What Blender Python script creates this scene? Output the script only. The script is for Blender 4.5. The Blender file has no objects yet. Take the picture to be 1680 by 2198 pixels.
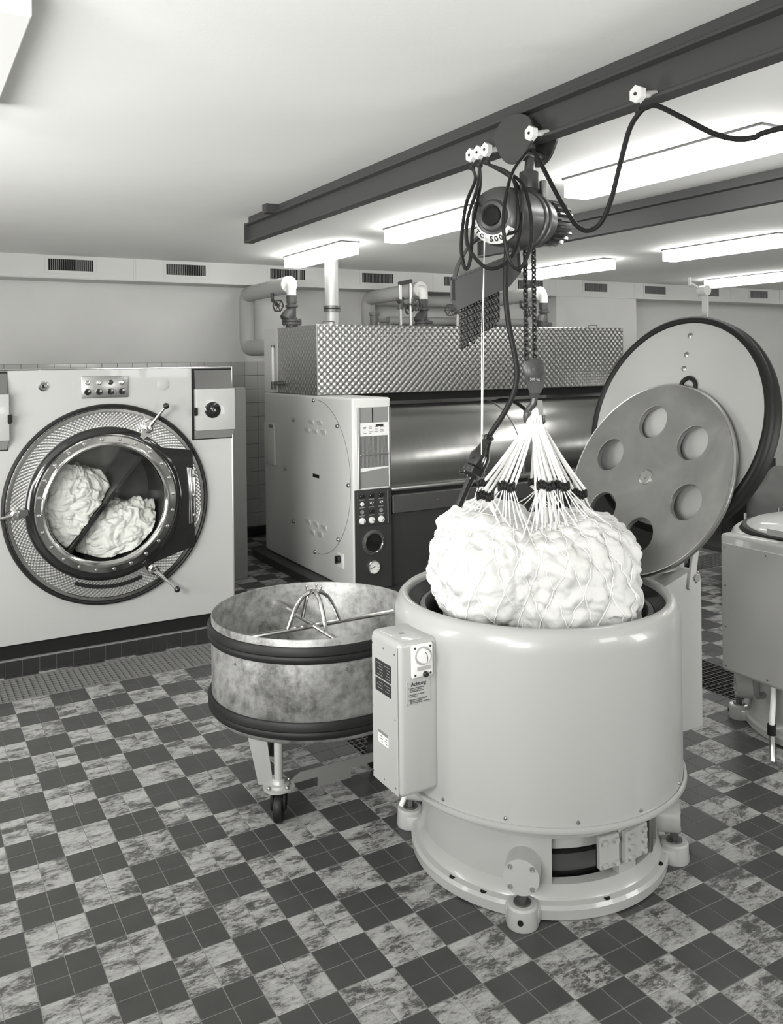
import bpy, bmesh, math, random
from mathutils import Vector, Matrix, noise
random.seed(7)
sc = bpy.context.scene
COL = sc.collection
PI = math.pi
V = Vector

# ------------------------------------------------------------------ camera, world, lights, exposure
FPX, YAW, ROLL, PX, PY = 1846.957, 0.521963, 0.011738, 840.0, 774.13
CAM = V((-0.956374, -5.386467, 1.935148))
fw = V((math.sin(YAW), math.cos(YAW), 0)); rt = V((math.cos(YAW), -math.sin(YAW), 0)); up = V((0, 0, 1))
cr, sr = math.cos(ROLL), math.sin(ROLL)
cx_, cy_ = rt * cr - up * sr, rt * sr + up * cr
cd = bpy.data.cameras.new('camera'); cam = bpy.data.objects.new('camera', cd); COL.objects.link(cam)
cd.sensor_fit = 'HORIZONTAL'; cd.sensor_width = 36.0; cd.lens = FPX * 36.0 / 1680.0
cd.shift_x = 0.0; cd.shift_y = -(1099.0 - PY) / 1680.0
cd.clip_start = 0.05; cd.clip_end = 60
cam.matrix_world = Matrix(((cx_.x, cy_.x, -fw.x, CAM.x), (cx_.y, cy_.y, -fw.y, CAM.y), (cx_.z, cy_.z, -fw.z, CAM.z), (0, 0, 0, 1)))
sc.camera = cam
w = bpy.data.worlds.new('world'); sc.world = w; w.use_nodes = True
w.node_tree.nodes['Background'].inputs[0].default_value = (0.8, 0.82, 0.8, 1); w.node_tree.nodes['Background'].inputs[1].default_value = 0.05

def area(name, loc, target, sx, sy, power):
    l = bpy.data.lights.new(name, 'AREA'); l.shape = 'RECTANGLE'; l.size = sx; l.size_y = sy; l.energy = power
    l.color = (1.0, 1.0, 0.98)
    o = bpy.data.objects.new(name, l); COL.objects.link(o); o.location = loc
    o.rotation_euler = (V(target) - V(loc)).to_track_quat('-Z', 'Y').to_euler()
    return o
area('photo_flood_key', (-2.9, -4.7, 2.3), (1.0, -1.6, 0.8), 1.2, 1.0, 16)
area('photo_flood_bounce', (-1.7, -5.2, 1.5), (0.1, -2.9, 3.0), 0.9, 0.9, 80)
area('added_ceiling_bounce', (-2.7, -1.6, 1.3), (-0.6, 0.6, 3.0), 1.6, 1.6, 92)  # unseen helper light, added to lift the far left ceiling
bgl = area('added_background_fill', (-3.0, -4.4, 2.55), (3.0, 1.2, 1.0), 1.2, 1.2, 31); bgl.data.spread = math.radians(58)  # narrow helper light, added to brighten the ironing machine and back of the room
area('added_front_fill', (2.5, -7.3, 2.2), (2.3, -2.2, 0.9), 1.2, 1.0, 42)  # added fill light for the hinge post and other front faces
area('added_right_bounce', (3.7, -5.6, 1.2), (4.3, -1.6, 3.0), 1.2, 1.2, 60)  # helper light added out of view to lift the right ceiling
LAMP_POWER = 9.5
vs = sc.view_settings
vs.view_transform = 'Standard'; vs.look = 'None'; vs.gamma = 1.0; vs.use_curve_mapping = False
vs.exposure = 0.22

# ------------------------------------------------------------------ materials
TINT = (1.0, 0.998, 0.972)
MATS = {}
def grey(a): return (a * TINT[0], a * TINT[1], a * TINT[2], 1)
def mat(name, a, rough=0.5, metal=0.0, coat=0.0, emit=0.0, spec=0.5):
    m = bpy.data.materials.new(name); m.use_nodes = True
    b = m.node_tree.nodes['Principled BSDF']
    b.inputs['Base Color'].default_value = grey(a); b.inputs['Roughness'].default_value = rough
    b.inputs['Metallic'].default_value = metal; b.inputs['Coat Weight'].default_value = coat
    b.inputs['Specular IOR Level'].default_value = spec
    if emit: b.inputs['Emission Color'].default_value = grey(1.0); b.inputs['Emission Strength'].default_value = emit
    MATS[name] = m
    return m
class N:
    def __init__(s, m): s.t = m.node_tree; s.b = s.t.nodes['Principled BSDF']
    def new(s, typ, **k):
        n = s.t.nodes.new(typ)
        for a, v in k.items(): setattr(n, a, v)
        return n
    def link(s, a, b): s.t.links.new(a, b)
    def math(s, op, a, b=None):
        n = s.new('ShaderNodeMath', operation=op)
        for i, x in enumerate((a, b)):
            if x is None: continue
            if isinstance(x, (int, float)): n.inputs[i].default_value = x
            else: s.link(x, n.inputs[i])
        return n.outputs[0]
    def vmath(s, op, a, b=None):
        n = s.new('ShaderNodeVectorMath', operation=op)
        for i, x in enumerate((a, b)):
            if x is None: continue
            if isinstance(x, (tuple, list)): n.inputs[i].default_value = x
            else: s.link(x, n.inputs[i])
        return n.outputs[0]
    def pos(s): return s.new('ShaderNodeNewGeometry').outputs['Position']
    def noise(s, vec, scale, detail=4, rough=0.6, dist=0.0):
        n = s.new('ShaderNodeTexNoise'); n.inputs['Scale'].default_value = scale; n.inputs['Detail'].default_value = detail
        n.inputs['Roughness'].default_value = rough; n.inputs['Distortion'].default_value = dist
        s.link(vec, n.inputs['Vector']); return n.outputs['Fac']
    def ramp(s, fac, stops):
        n = s.new('ShaderNodeValToRGB'); e = n.color_ramp.elements
        while len(e) > 1: e.remove(e[-1])
        e[0].position = stops[0][0]; e[0].color = grey(stops[0][1])
        for p, a in stops[1:]:
            x = e.new(p); x.color = grey(a)
        s.link(fac, n.inputs[0]); return n.outputs[0]
    def color(s, c): s.link(c, s.b.inputs['Base Color'])
    def bump(s, h, strength=0.3, dist=0.01):
        n = s.new('ShaderNodeBump'); n.inputs['Strength'].default_value = strength; n.inputs['Distance'].default_value = dist
        s.link(h, n.inputs['Height']); s.link(n.outputs[0], s.b.inputs['Normal'])

mat('paint', 0.405, 0.32, coat=0.3)
mat('paint_washer', 0.37, 0.35, coat=0.25)
mat('joint_dark', 0.07, 0.8)
mat('frame_steel', 0.22, 0.45, 0.3)
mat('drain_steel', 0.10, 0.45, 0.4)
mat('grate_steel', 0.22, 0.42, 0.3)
mat('paint_light', 0.60, 0.4, coat=0.2)
mat('paint_grey', 0.22, 0.45)
mat('paint_dark', 0.034, 0.4)
mat('beam_paint', 0.05, 0.5)
mat('hoist_paint', 0.048, 0.38, coat=0.08)
mat('rubber', 0.012, 0.5, spec=0.25)
mat('black_gloss', 0.012, 0.12, coat=0.5)
mat('black_matt', 0.01, 0.7, spec=0.2)
mat('chrome', 0.75, 0.12, 1.0)
mat('steel', 0.45, 0.3, 1.0)
mat('steel_dark', 0.16, 0.42, 0.8)
mat('cast_iron', 0.06, 0.5)
mat('chain_steel', 0.05, 0.35, 0.7)
mat('white_plastic', 0.75, 0.35)
mat('white_paper', 0.72, 0.7)
mat('rope', 0.82, 0.8)
mat('lagging', 0.42, 0.75)
mat('lagging_white', 0.75, 0.6)
mat('soffit', 0.60, 0.55)
mat('ink', 0.02, 0.6)
mat('print_grey', 0.2, 0.6)
mat('grout', 0.19, 0.8)
mat('concrete_dark', 0.012, 0.9)
mat('tile_black', 0.025, 0.25, coat=0.3)
mat('lamp_base', 0.10, 0.5)
mat('diffuser', 0.8, 0.4, emit=LAMP_POWER)
mat('diffuser_off', 0.86, 0.4)
mat('canvas_sack', 0.12, 0.8)
mat('galvanised', 0.42, 0.42, 0.35)

def tex_plaster(name, a, amp, rough):
    m = mat(name, a, rough); n = N(m); p = n.pos()
    f = n.noise(p, 1.3, 5, 0.6); n.color(n.ramp(f, [(0.25, a * (1 - amp)), (0.75, a * (1 + amp))]))
    n.bump(n.noise(p, 60, 3), 0.12, 0.004)
tex_plaster('plaster', 0.62, 0.05, 0.75)
tex_plaster('ceiling', 0.86, 0.025, 0.75)

m = mat('wall_tile', 0.46, 0.2, coat=0.2)
m = mat('tile_dark', 0.085, 0.42); n = N(m); p = n.pos()
n.color(n.ramp(n.noise(p, 9, 5), [(0.3, 0.043), (0.75, 0.056)])); n.bump(n.noise(p, 90, 2), 0.06, 0.002)
m = mat('tile_marbled', 0.3, 0.42); n = N(m); p = n.pos()
cell = n.vmath('FLOOR', n.vmath('SCALE', p)); cell.node.inputs[0].links[0].from_node.inputs['Scale'].default_value = 10.0
wn = n.new('ShaderNodeTexWhiteNoise', noise_dimensions='3D'); n.link(cell, wn.inputs['Vector'])
off = n.vmath('SCALE', wn.outputs['Color']); off.node.inputs['Scale'].default_value = 7.0
pv = n.vmath('ADD', n.vmath('MULTIPLY', p, (0.55, 1.25, 1.0)), off)
big = n.noise(pv, 13, 5, 0.65, 0.4); fine = n.noise(pv, 85, 6, 0.8, 0.2)
mix = n.math('ADD', n.math('MULTIPLY', big, 0.55), n.math('MULTIPLY', fine, 0.45))
n.color(n.ramp(mix, [(0.40, 0.055), (0.455, 0.085), (0.495, 0.26), (0.58, 0.38)]))

# aluminium tub: stained, dull
m = mat('tub_metal', 0.5, 0.42, 0.55); n = N(m); p = n.pos()
f = n.math('ADD', n.math('MULTIPLY', n.noise(p, 3.2, 3), 0.5), n.math('MULTIPLY', n.noise(p, 22, 6, 0.7), 0.5))
n.color(n.ramp(f, [(0.38, 0.10), (0.47, 0.21), (0.60, 0.36)]))
rr = n.new('ShaderNodeMapRange'); rr.inputs['To Min'].default_value = 0.36; rr.inputs['To Max'].default_value = 0.6; n.link(f, rr.inputs[0]); n.link(rr.outputs[0], n.b.inputs['Roughness'])
# scuffed steel disc
m = mat('disc_metal', 0.3, 0.38, 0.75); n = N(m); p = n.pos()
f = n.noise(p, 3.0, 5, 0.6, 0.6); n.color(n.ramp(f, [(0.3, 0.24), (0.55, 0.31), (0.75, 0.40)]))
n.bump(n.noise(p, 140, 2), 0.03, 0.002)
# brushed roll: fine scratches round the circumference
m = mat('roll_steel', 0.5, 0.24, 1.0); n = N(m); p = n.pos()
f = n.noise(n.vmath('MULTIPLY', p, (60, 0.6, 0.6)), 6, 3, 0.6); n.color(n.ramp(f, [(0.3, 0.42), (0.7, 0.5)]))
n.bump(n.noise(n.vmath('MULTIPLY', p, (2.5, 0.5, 0.5)), 1.2, 2), 0.25, 0.02)
# engine-turned (spot brushed) steel on the hood and round the washer door
def spots(name, a, s, polar=None, strength=0.55):
    m = mat(name, a, 0.3, 1.0); n = N(m); p = n.pos()
    sep = n.new('ShaderNodeSeparateXYZ'); n.link(p, sep.inputs[0]); x, y, z = sep.outputs
    if polar:
        dx = n.math('SUBTRACT', x, polar[0]); dz = n.math('SUBTRACT', z, polar[1])
        u = n.math('MULTIPLY', n.math('ARCTAN2', dz, dx), 0.56); v = n.math('SQRT', n.math('ADD', n.math('MULTIPLY', dx, dx), n.math('MULTIPLY', dz, dz)))
    else: u = n.math('SUBTRACT', x, y); v = z
    u = n.math('DIVIDE', u, s); v = n.math('DIVIDE', v, s)
    def dist(ou, ov):
        a1 = n.math('SUBTRACT', n.math('FRACT', n.math('ADD', u, ou)), 0.5); b1 = n.math('MULTIPLY', n.math('SUBTRACT', n.math('FRACT', n.math('ADD', v, ov)), 0.5), 1.0)
        return n.math('SQRT', n.math('ADD', n.math('MULTIPLY', a1, a1), n.math('MULTIPLY', b1, b1)))
    d = n.math('MINIMUM', dist(100.0, 100.0), dist(100.5, 100.5))
    h = n.math('SUBTRACT', 1.0, n.math('POWER', n.math('MULTIPLY', d, 2.0), 1.5))
    n.bump(h, strength, s * 0.22)
    n.color(n.ramp(d, [(0.05, a * 1.15), (0.5, a * 0.75)]))
spots('spot_steel', 0.48, 0.062, None, 0.32)
spots('spot_ring', 0.62, 0.025, (0.245, 1.02), 0.30)
# laundry and thin window glass
m = mat('linen', 0.62, 0.9, spec=0.2); n = N(m); p = n.pos(); n.bump(n.noise(p, 90, 3), 0.25, 0.006)
m = bpy.data.materials.new('thin_glass'); m.use_nodes = True; MATS['thin_glass'] = m; t = m.node_tree
for q in list(t.nodes): t.nodes.remove(q)
o_ = t.nodes.new('ShaderNodeOutputMaterial'); mx = t.nodes.new('ShaderNodeMixShader'); fr = t.nodes.new('ShaderNodeFresnel'); tr = t.nodes.new('ShaderNodeBsdfTransparent'); gl = t.nodes.new('ShaderNodeBsdfGlossy')
tr.inputs[0].default_value = (0.93, 0.94, 0.92, 1); gl.inputs['Roughness'].default_value = 0.03; fr.inputs[0].default_value = 1.5
t.links.new(fr.outputs[0], mx.inputs[0]); t.links.new(tr.outputs[0], mx.inputs[1]); t.links.new(gl.outputs[0], mx.inputs[2]); t.links.new(mx.outputs[0], o_.inputs[0])

# ------------------------------------------------------------------ mesh helpers
def basis(axis):
    a = V(axis).normalized()
    h = V((0, 0, 1)) if abs(a.z) < 0.9 else V((1, 0, 0))
    u = h.cross(a).normalized(); v = a.cross(u)
    return a, u, v
class MB:
    def __init__(s): s.v = []; s.f = []
    def add(s, vs, fs):
        b = len(s.v); s.v += [tuple(x) for x in vs]; s.f += [tuple(i + b for i in f) for f in fs]; return s
    def box(s, x0, y0, z0, x1, y1, z1):
        x0, x1 = sorted((x0, x1)); y0, y1 = sorted((y0, y1)); z0, z1 = sorted((z0, z1))
        vs = [(x, y, z) for z in (z0, z1) for y in (y0, y1) for x in (x0, x1)]
        return s.add(vs, [(0, 2, 3, 1), (4, 5, 7, 6), (0, 1, 5, 4), (1, 3, 7, 5), (3, 2, 6, 7), (2, 0, 4, 6)])
    def rbox(s, x0, y0, z0, x1, y1, z1, r=0.01, seg=3, frame=None):
        bm = bmesh.new(); bmesh.ops.create_cube(bm, size=1.0)
        for q in bm.verts: q.co = V(((x0 + x1) / 2 + q.co.x * abs(x1 - x0), (y0 + y1) / 2 + q.co.y * abs(y1 - y0), (z0 + z1) / 2 + q.co.z * abs(z1 - z0)))
        bmesh.ops.bevel(bm, geom=bm.edges[:], offset=r, segments=seg, affect='EDGES', profile=0.5)
        bm.verts.index_update(); vs = [q.co.copy() for q in bm.verts]; fs = [[q.index for q in f.verts] for f in bm.faces]; bm.free()
        if frame is not None: vs = [frame @ q for q in vs]
        return s.add(vs, fs)
    def lathe(s, o, axis, prof, n=32, closed=False, a0=0.0, a1=2 * PI, cap0=False, cap1=False):
        a, u, v = basis(axis); o = V(o); full = abs(a1 - a0 - 2 * PI) < 1e-6
        m = n if full else n + 1; vs = []
        for i in range(m):
            t = a0 + (a1 - a0) * i / n; d = u * math.cos(t) + v * math.sin(t)
            for r, h in prof: vs.append(o + a * h + d * r)
        k = len(prof); fs = []
        for i in range(n):
            j = (i + 1) % m
            for q in range(k if closed else k - 1):
                q2 = (q + 1) % k; fs.append((i * k + q, j * k + q, j * k + q2, i * k + q2))
        if cap0: fs.append([i * k for i in range(m)][::-1])
        if cap1: fs.append([i * k + k - 1 for i in range(m)])
        if not full and closed: fs.append(list(range(k))); fs.append([(m - 1) * k + q for q in range(k)][::-1])
        return s.add(vs, fs)
    def cyl(s, p0, p1, r, r1=None, n=20):
        p0, p1 = V(p0), V(p1); L = (p1 - p0).length
        return s.lathe(p0, p1 - p0, [(r, 0), (r if r1 is None else r1, L)], n, cap0=True, cap1=True)
    def tube(s, pts, r, n=8, closed=False):
        pts = [V(q) for q in pts]; k = len(pts); vs = []; fs = []
        t0 = (pts[1] - pts[0]).normalized(); _, u, _ = basis(t0)
        for i, q in enumerate(pts):
            if closed: t = (pts[(i + 1) % k] - pts[i - 1])
            else: t = pts[min(i + 1, k - 1)] - pts[max(i - 1, 0)]
            t.normalize(); u = (u - t * u.dot(t))
            if u.length < 1e-6: _, u, _ = basis(t)
            u.normalize(); v = t.cross(u); ri = r[i] if isinstance(r, (list, tuple)) else r
            for j in range(n):
                a = 2 * PI * j / n; vs.append(q + (u * math.cos(a) + v * math.sin(a)) * ri)
        for i in range(k if closed else k - 1):
            i2 = (i + 1) % k
            for j in range(n): fs.append((i * n + j, i * n + (j + 1) % n, i2 * n + (j + 1) % n, i2 * n + j))
        if not closed: fs.append(list(range(n))[::-1]); fs.append([(k - 1) * n + j for j in range(n)])
        return s.add(vs, fs)
    def ball(s, c, r, n=14, m=8, sc3=(1, 1, 1)):
        vs = []; fs = []; c = V(c)
        for i in range(1, m):
            ph = PI * i / m
            for j in range(n):
                a = 2 * PI * j / n; vs.append(c + V((r * sc3[0] * math.sin(ph) * math.cos(a), r * sc3[1] * math.sin(ph) * math.sin(a), r * sc3[2] * math.cos(ph))))
        vs.append(c + V((0, 0, r * sc3[2]))); vs.append(c - V((0, 0, r * sc3[2]))); T = len(vs) - 2
        for i in range(m - 2):
            for j in range(n): fs.append((i * n + j, (i + 1) * n + j, (i + 1) * n + (j + 1) % n, i * n + (j + 1) % n))
        for j in range(n): fs.append((T, j, (j + 1) % n)); fs.append((T + 1, (m - 2) * n + (j + 1) % n, (m - 2) * n + j))
        return s.add(vs, fs)
    def prism(s, poly, o, u, v, d):
        o, u, v, d = V(o), V(u), V(v), V(d); k = len(poly)
        vs = [o + u * a + v * b for a, b in poly] + [o + u * a + v * b + d for a, b in poly]
        return s.add(vs, [list(range(k))[::-1], [k + i for i in range(k)]] + [(i, (i + 1) % k, k + (i + 1) % k, k + i) for i in range(k)])
    def build(s, name, mt, parent=None, ang=35, flat=False):
        me = bpy.data.meshes.new(name); me.from_pydata([tuple(x) for x in s.v], [], [list(f) for f in s.f])
        bm = bmesh.new(); bm.from_mesh(me); bmesh.ops.recalc_face_normals(bm, faces=bm.faces[:]); bm.to_mesh(me); bm.free()
        me.materials.append(MATS[mt])
        if not flat:
            me.shade_smooth(); me.set_sharp_from_angle(angle=math.radians(ang))
        o = bpy.data.objects.new(name, me); COL.objects.link(o)
        if parent is not None: attach(o, parent)
        return o
def attach(o, parent):
    o.parent = parent
    if parent.parent is None and parent.type == 'EMPTY': o.matrix_parent_inverse = Matrix.Translation(-V(parent.location))
    elif parent.type != 'EMPTY' and parent.parent is not None and parent.parent.type == 'EMPTY': pass
def tag(o, label, cat=None, group=None, kind=None):
    o['label'] = label
    if cat: o['category'] = cat
    if group: o['group'] = group
    if kind: o['kind'] = kind
    return o
def thing(name, label, cat, loc, group=None):
    o = bpy.data.objects.new(name, None); COL.objects.link(o); o.location = loc; o.empty_display_size = 0.1
    return tag(o, label, cat, group)
def struct(o, label=None):
    o['kind'] = 'structure'
    if label: o['label'] = label
    return o
def inst(src, name, loc, parent=None, rot=None):
    o = bpy.data.objects.new(name, src if isinstance(src, bpy.types.Mesh) else src.data); COL.objects.link(o); o.location = loc
    if rot: o.rotation_euler = rot
    if parent is not None: o.parent = parent; o.matrix_parent_inverse = parent.matrix_world.inverted() if False else Matrix.Translation(-V(parent.location)) if parent.type == 'EMPTY' else Matrix.Identity(4)
    return o
def fillet(pts, r, seg=6):
    pts = [V(q) for q in pts]; out = [pts[0]]
    for i in range(1, len(pts) - 1):
        a, b, c = pts[i - 1], pts[i], pts[i + 1]; d1 = (a - b); d2 = (c - b); rr_ = min(r, d1.length * 0.49, d2.length * 0.49)
        p1 = b + d1.normalized() * rr_; p2 = b + d2.normalized() * rr_
        for k in range(seg + 1):
            t = k / seg; out.append(p1 * (1 - t) ** 2 + b * 2 * t * (1 - t) + p2 * t * t)
    out.append(pts[-1]); return out
def smooth_path(pts, n=6):
    pts = [V(q) for q in pts]; out = []
    P = [pts[0] * 2 - pts[1]] + pts + [pts[-1] * 2 - pts[-2]]
    for i in range(1, len(P) - 2):
        for k in range(n):
            t = k / n; a, b, c, d = P[i - 1], P[i], P[i + 1], P[i + 2]
            out.append(0.5 * ((2 * b) + (c - a) * t + (2 * a - 5 * b + 4 * c - d) * t * t + (3 * b - a - 3 * c + d) * t ** 3))
    out.append(pts[-1]); return out
def curve_mesh(name, splines, ext, bev, mt, mw, parent=None):
    cu = bpy.data.curves.new('outline', 'CURVE'); cu.dimensions = '2D'; cu.fill_mode = 'BOTH'; cu.extrude = ext; cu.bevel_depth = bev; cu.bevel_resolution = 1
    for sp in splines:
        q = cu.splines.new('POLY'); q.points.add(len(sp) - 1); q.use_cyclic_u = True
        for i, (a, b) in enumerate(sp): q.points[i].co = (a, b, 0, 1)
    return from_curve(name, cu, mt, mw, parent)
def from_curve(name, cu, mt, mw, parent=None):
    t_ = bpy.data.objects.new('outline', cu); COL.objects.link(t_)
    dg = bpy.context.evaluated_depsgraph_get(); me = bpy.data.meshes.new_from_object(t_.evaluated_get(dg))
    bpy.data.objects.remove(t_); bpy.data.curves.remove(cu)
    me.transform(mw); me.name = name; me.materials.clear(); me.materials.append(MATS[mt]); me.shade_smooth(); me.set_sharp_from_angle(angle=math.radians(35))
    o = bpy.data.objects.new(name, me); COL.objects.link(o)
    if parent is not None: attach(o, parent)
    return o
def frame(o, u, v):
    o, u, v = V(o), V(u).normalized(), V(v).normalized(); w_ = u.cross(v)
    return Matrix(((u.x, v.x, w_.x, o.x), (u.y, v.y, w_.y, o.y), (u.z, v.z, w_.z, o.z), (0, 0, 0, 1)))
def text(name, body, size, o, u, v, mt, parent=None, align='CENTER', ext=0.0004, bold=0.0, spacing=1.0):
    cu = bpy.data.curves.new('lettering', 'FONT'); cu.body = body; cu.size = size; cu.align_x = align; cu.align_y = 'CENTER'; cu.extrude = ext; cu.offset = bold; cu.space_line = spacing; cu.resolution_u = 2
    return from_curve(name, cu, mt, frame(o, u, v), parent)
def circle(r, n=64, c=(0, 0)): return [(c[0] + r * math.cos(2 * PI * i / n), c[1] + r * math.sin(2 * PI * i / n)) for i in range(n)]
def project(p):
    d = V(p) - CAM; z = d.dot(fw); a = FPX * d.dot(rt) / z; b = -FPX * d.dot(up) / z
    return PX + cr * a + sr * b, PY - sr * a + cr * b, z

# ------------------------------------------------------------------ the room
ZC, YW, XL, XR, YF = 2.985, 3.72, -4.0, 13.2, -8.0
GRATES = [(-1.6, 0.0, 6.4, 0.4), (1.0, -2.6, 1.4, -0.2), (3.1, -2.6, 3.5, -0.2)]     # x0, y0, x1, y1 of the drain gutters
floor = struct(MB().box(XL, YF, -0.12, XR, YW, -0.05).build('floor', 'concrete_dark', flat=True), 'checkerboard tiled laundry floor of dark and marbled squares')
def in_grate(x, y): return any(a < x < c and b < y < d for a, b, c, d in GRATES)
g = MB(); tiles = []
for i in range(int(XL / 0.1), int(round(8.4 / 0.1))):
    for j in range(int(-6.0 / 0.1), int(YW / 0.1) + 1):
        x, y = i * 0.1 + 0.05, j * 0.1 + 0.05
        if in_grate(x, y) or y > YW: continue
        dark = (math.floor(x / 0.2) + math.floor(y / 0.2)) % 2 == 0
        tiles.append((x, y, dark))
        g.add([(x - 0.05, y - 0.05, -0.0012), (x + 0.05, y - 0.05, -0.0012), (x + 0.05, y + 0.05, -0.0012), (x - 0.05, y + 0.05, -0.0012)], [(0, 1, 2, 3)])
for a, b, c, d in GRATES:      # gutter sides
    g.add([(a, b, -0.0012), (c, b, -0.0012), (c, d, -0.0012), (a, d, -0.0012), (a, b, -0.05), (c, b, -0.05), (c, d, -0.05), (a, d, -0.05)], [(0, 1, 5, 4), (1, 2, 6, 5), (2, 3, 7, 6), (3, 0, 4, 7)])
g.add([(8.4, YF, -0.0012), (XR, YF, -0.0012), (XR, YW, -0.0012), (8.4, YW, -0.0012)], [(0, 1, 2, 3)])
g.add([(XL, YF, -0.0012), (8.4, YF, -0.0012), (8.4, -6.0, -0.0012), (XL, -6.0, -0.0012)], [(0, 1, 2, 3)])
g.build('grout_bed', 'grout', floor, flat=True)
def tile_verts(x, y, h=0.0489, z0=-0.006, z1=0.0, c=0.0012):
    return [(x + sx * h, y + sy * h, z) for z in (z0, z1 - c) for sx, sy in ((-1, -1), (1, -1), (1, 1), (-1, 1))] + [(x + sx * (h - c), y + sy * (h - c), z1) for sx, sy in ((-1, -1), (1, -1), (1, 1), (-1, 1))]
TF = [(0, 1, 5, 4), (1, 2, 6, 5), (2, 3, 7, 6), (3, 0, 4, 7), (4, 5, 9, 8), (5, 6, 10, 9), (6, 7, 11, 10), (7, 4, 8, 11), (8, 9, 10, 11)]
EX1, EX2 = V((1.255, -2.67, 0)), V((3.32, -2.67, 0))
near = []
for x, y, dk in tiles:
    px, py, z = project((x, y, 0))
    if z > 0.3 and -8 < px < 1688 and -8 < py < 2206 and (V((x, y, 0)) - EX1).length > 0.44: near.append((z, x, y, dk))
near.sort(); near = near[:300]; nearset = {(x, y) for _, x, y, _ in near}
tm = {}
for dk in (True, False):
    me = bpy.data.meshes.new('tile'); me.from_pydata(tile_verts(0, 0), [], TF); me.materials.append(MATS['tile_dark' if dk else 'tile_marbled']); tm[dk] = me
for z, x, y, dk in near:
    o = bpy.data.objects.new('tile', tm[dk]); COL.objects.link(o); o.location = (x, y, random.uniform(-0.0004, 0.0)); o.parent = floor
vs_, fs_, mi = [], [], []
for x, y, dk in tiles:
    if (x, y) in nearset: continue
    b = len(vs_); vs_ += tile_verts(x, y, 0.0492); fs_ += [tuple(i + b for i in f) for f in TF]; mi += [0 if dk else 1] * len(TF)
me = bpy.data.meshes.new('tile_field'); me.from_pydata(vs_, [], fs_); me.materials.append(MATS['tile_dark']); me.materials.append(MATS['tile_marbled'])
me.polygons.foreach_set('material_index', mi)
tf = bpy.data.objects.new('tile_field', me); COL.objects.link(tf); tf.parent = floor; tf['kind'] = 'stuff'

wall_back = struct(MB().box(XL, YW, -0.05, XR, YW + 0.15, ZC + 0.1).build('wall_back', 'plaster', flat=True), 'plastered back wall with a tiled lower half')
struct(MB().box(XL - 0.15, YF, -0.05, XL, YW, ZC + 0.1).build('wall_left', 'plaster', flat=True))
struct(MB().box(XR, YF, -0.05, XR + 0.15, YW, ZC + 0.1).build('wall_right', 'plaster', flat=True))
struct(MB().box(XL, YF - 0.15, -0.05, XR, YF, ZC + 0.1).build('wall_front', 'plaster', flat=True))
struct(MB().box(XL, YF, ZC, XR, YW, ZC + 0.12).build('ceiling', 'ceiling', flat=True), 'white plastered ceiling')
struct(MB().box(6.58, 3.35, 0, 8.03, YW, ZC).build('wall_pier', 'plaster', flat=True), 'plastered wall pier beside the pipes')
# wall tiles, 15 cm
TP = 0.153
gw = MB().box(XL, YW - 0.004, 0.1, 6.57, YW, 1.942).build('tile_joints', 'joint_dark', wall_back, flat=True)
wt = bpy.data.meshes.new('tile'); mb = MB().rbox(-0.0748, -0.005, -0.0748, 0.0748, 0.005, 0.0748, 0.0015, 1); wt.from_pydata([tuple(q) for q in mb.v], [], [list(f) for f in mb.f]); wt.materials.append(MATS['wall_tile'])
rest = MB(); k0 = int((XL - 2.24) / TP)
for i in range(k0, 28):
    for j in range(-11, 1):
        x, z = 2.24 + TP * (i + 0.5), 1.789 + TP * (j + 0.5)
        if x > 6.5 or x < XL + 0.1: continue
        if (2.0 < x < 2.8) or (-0.3 < x < 2.3 and j >= -1): inst(wt, 'tile', (x, YW - 0.007, z), wall_back)
        else: rest.box(x - 0.0755, YW - 0.012, z - 0.0755, x + 0.0755, YW - 0.003, z + 0.0755)
r_ = rest.build('tile_field', 'wall_tile', wall_back, flat=True); r_['kind'] = 'stuff'
struct(MB().rbox(XL, YW - 0.02, 0.0, 6.57, YW, 0.105, 0.004, 1).build('baseboard_back', 'tile_black', flat=True), 'black tiled baseboard of the back wall')
# tiled plinth under the washing machine
plinth = struct(MB().box(-1.6, 0.436, -0.05, 1.12, 2.0, 0.100).build('trim_1', 'grout', flat=True), 'low machine plinth faced with small black tiles')
pt = bpy.data.meshes.new('tile'); mb = MB().rbox(-0.0485, -0.004, -0.047, 0.0485, 0.006, 0.047, 0.002, 1); pt.from_pydata([tuple(q) for q in mb.v], [], [list(f) for f in mb.f]); pt.materials.append(MATS['tile_black'])
for i in range(27):
    x = -1.55 + 0.1005 * i
    if x < 1.1: inst(pt, 'tile', (x, 0.434, 0.048), plinth)

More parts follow.
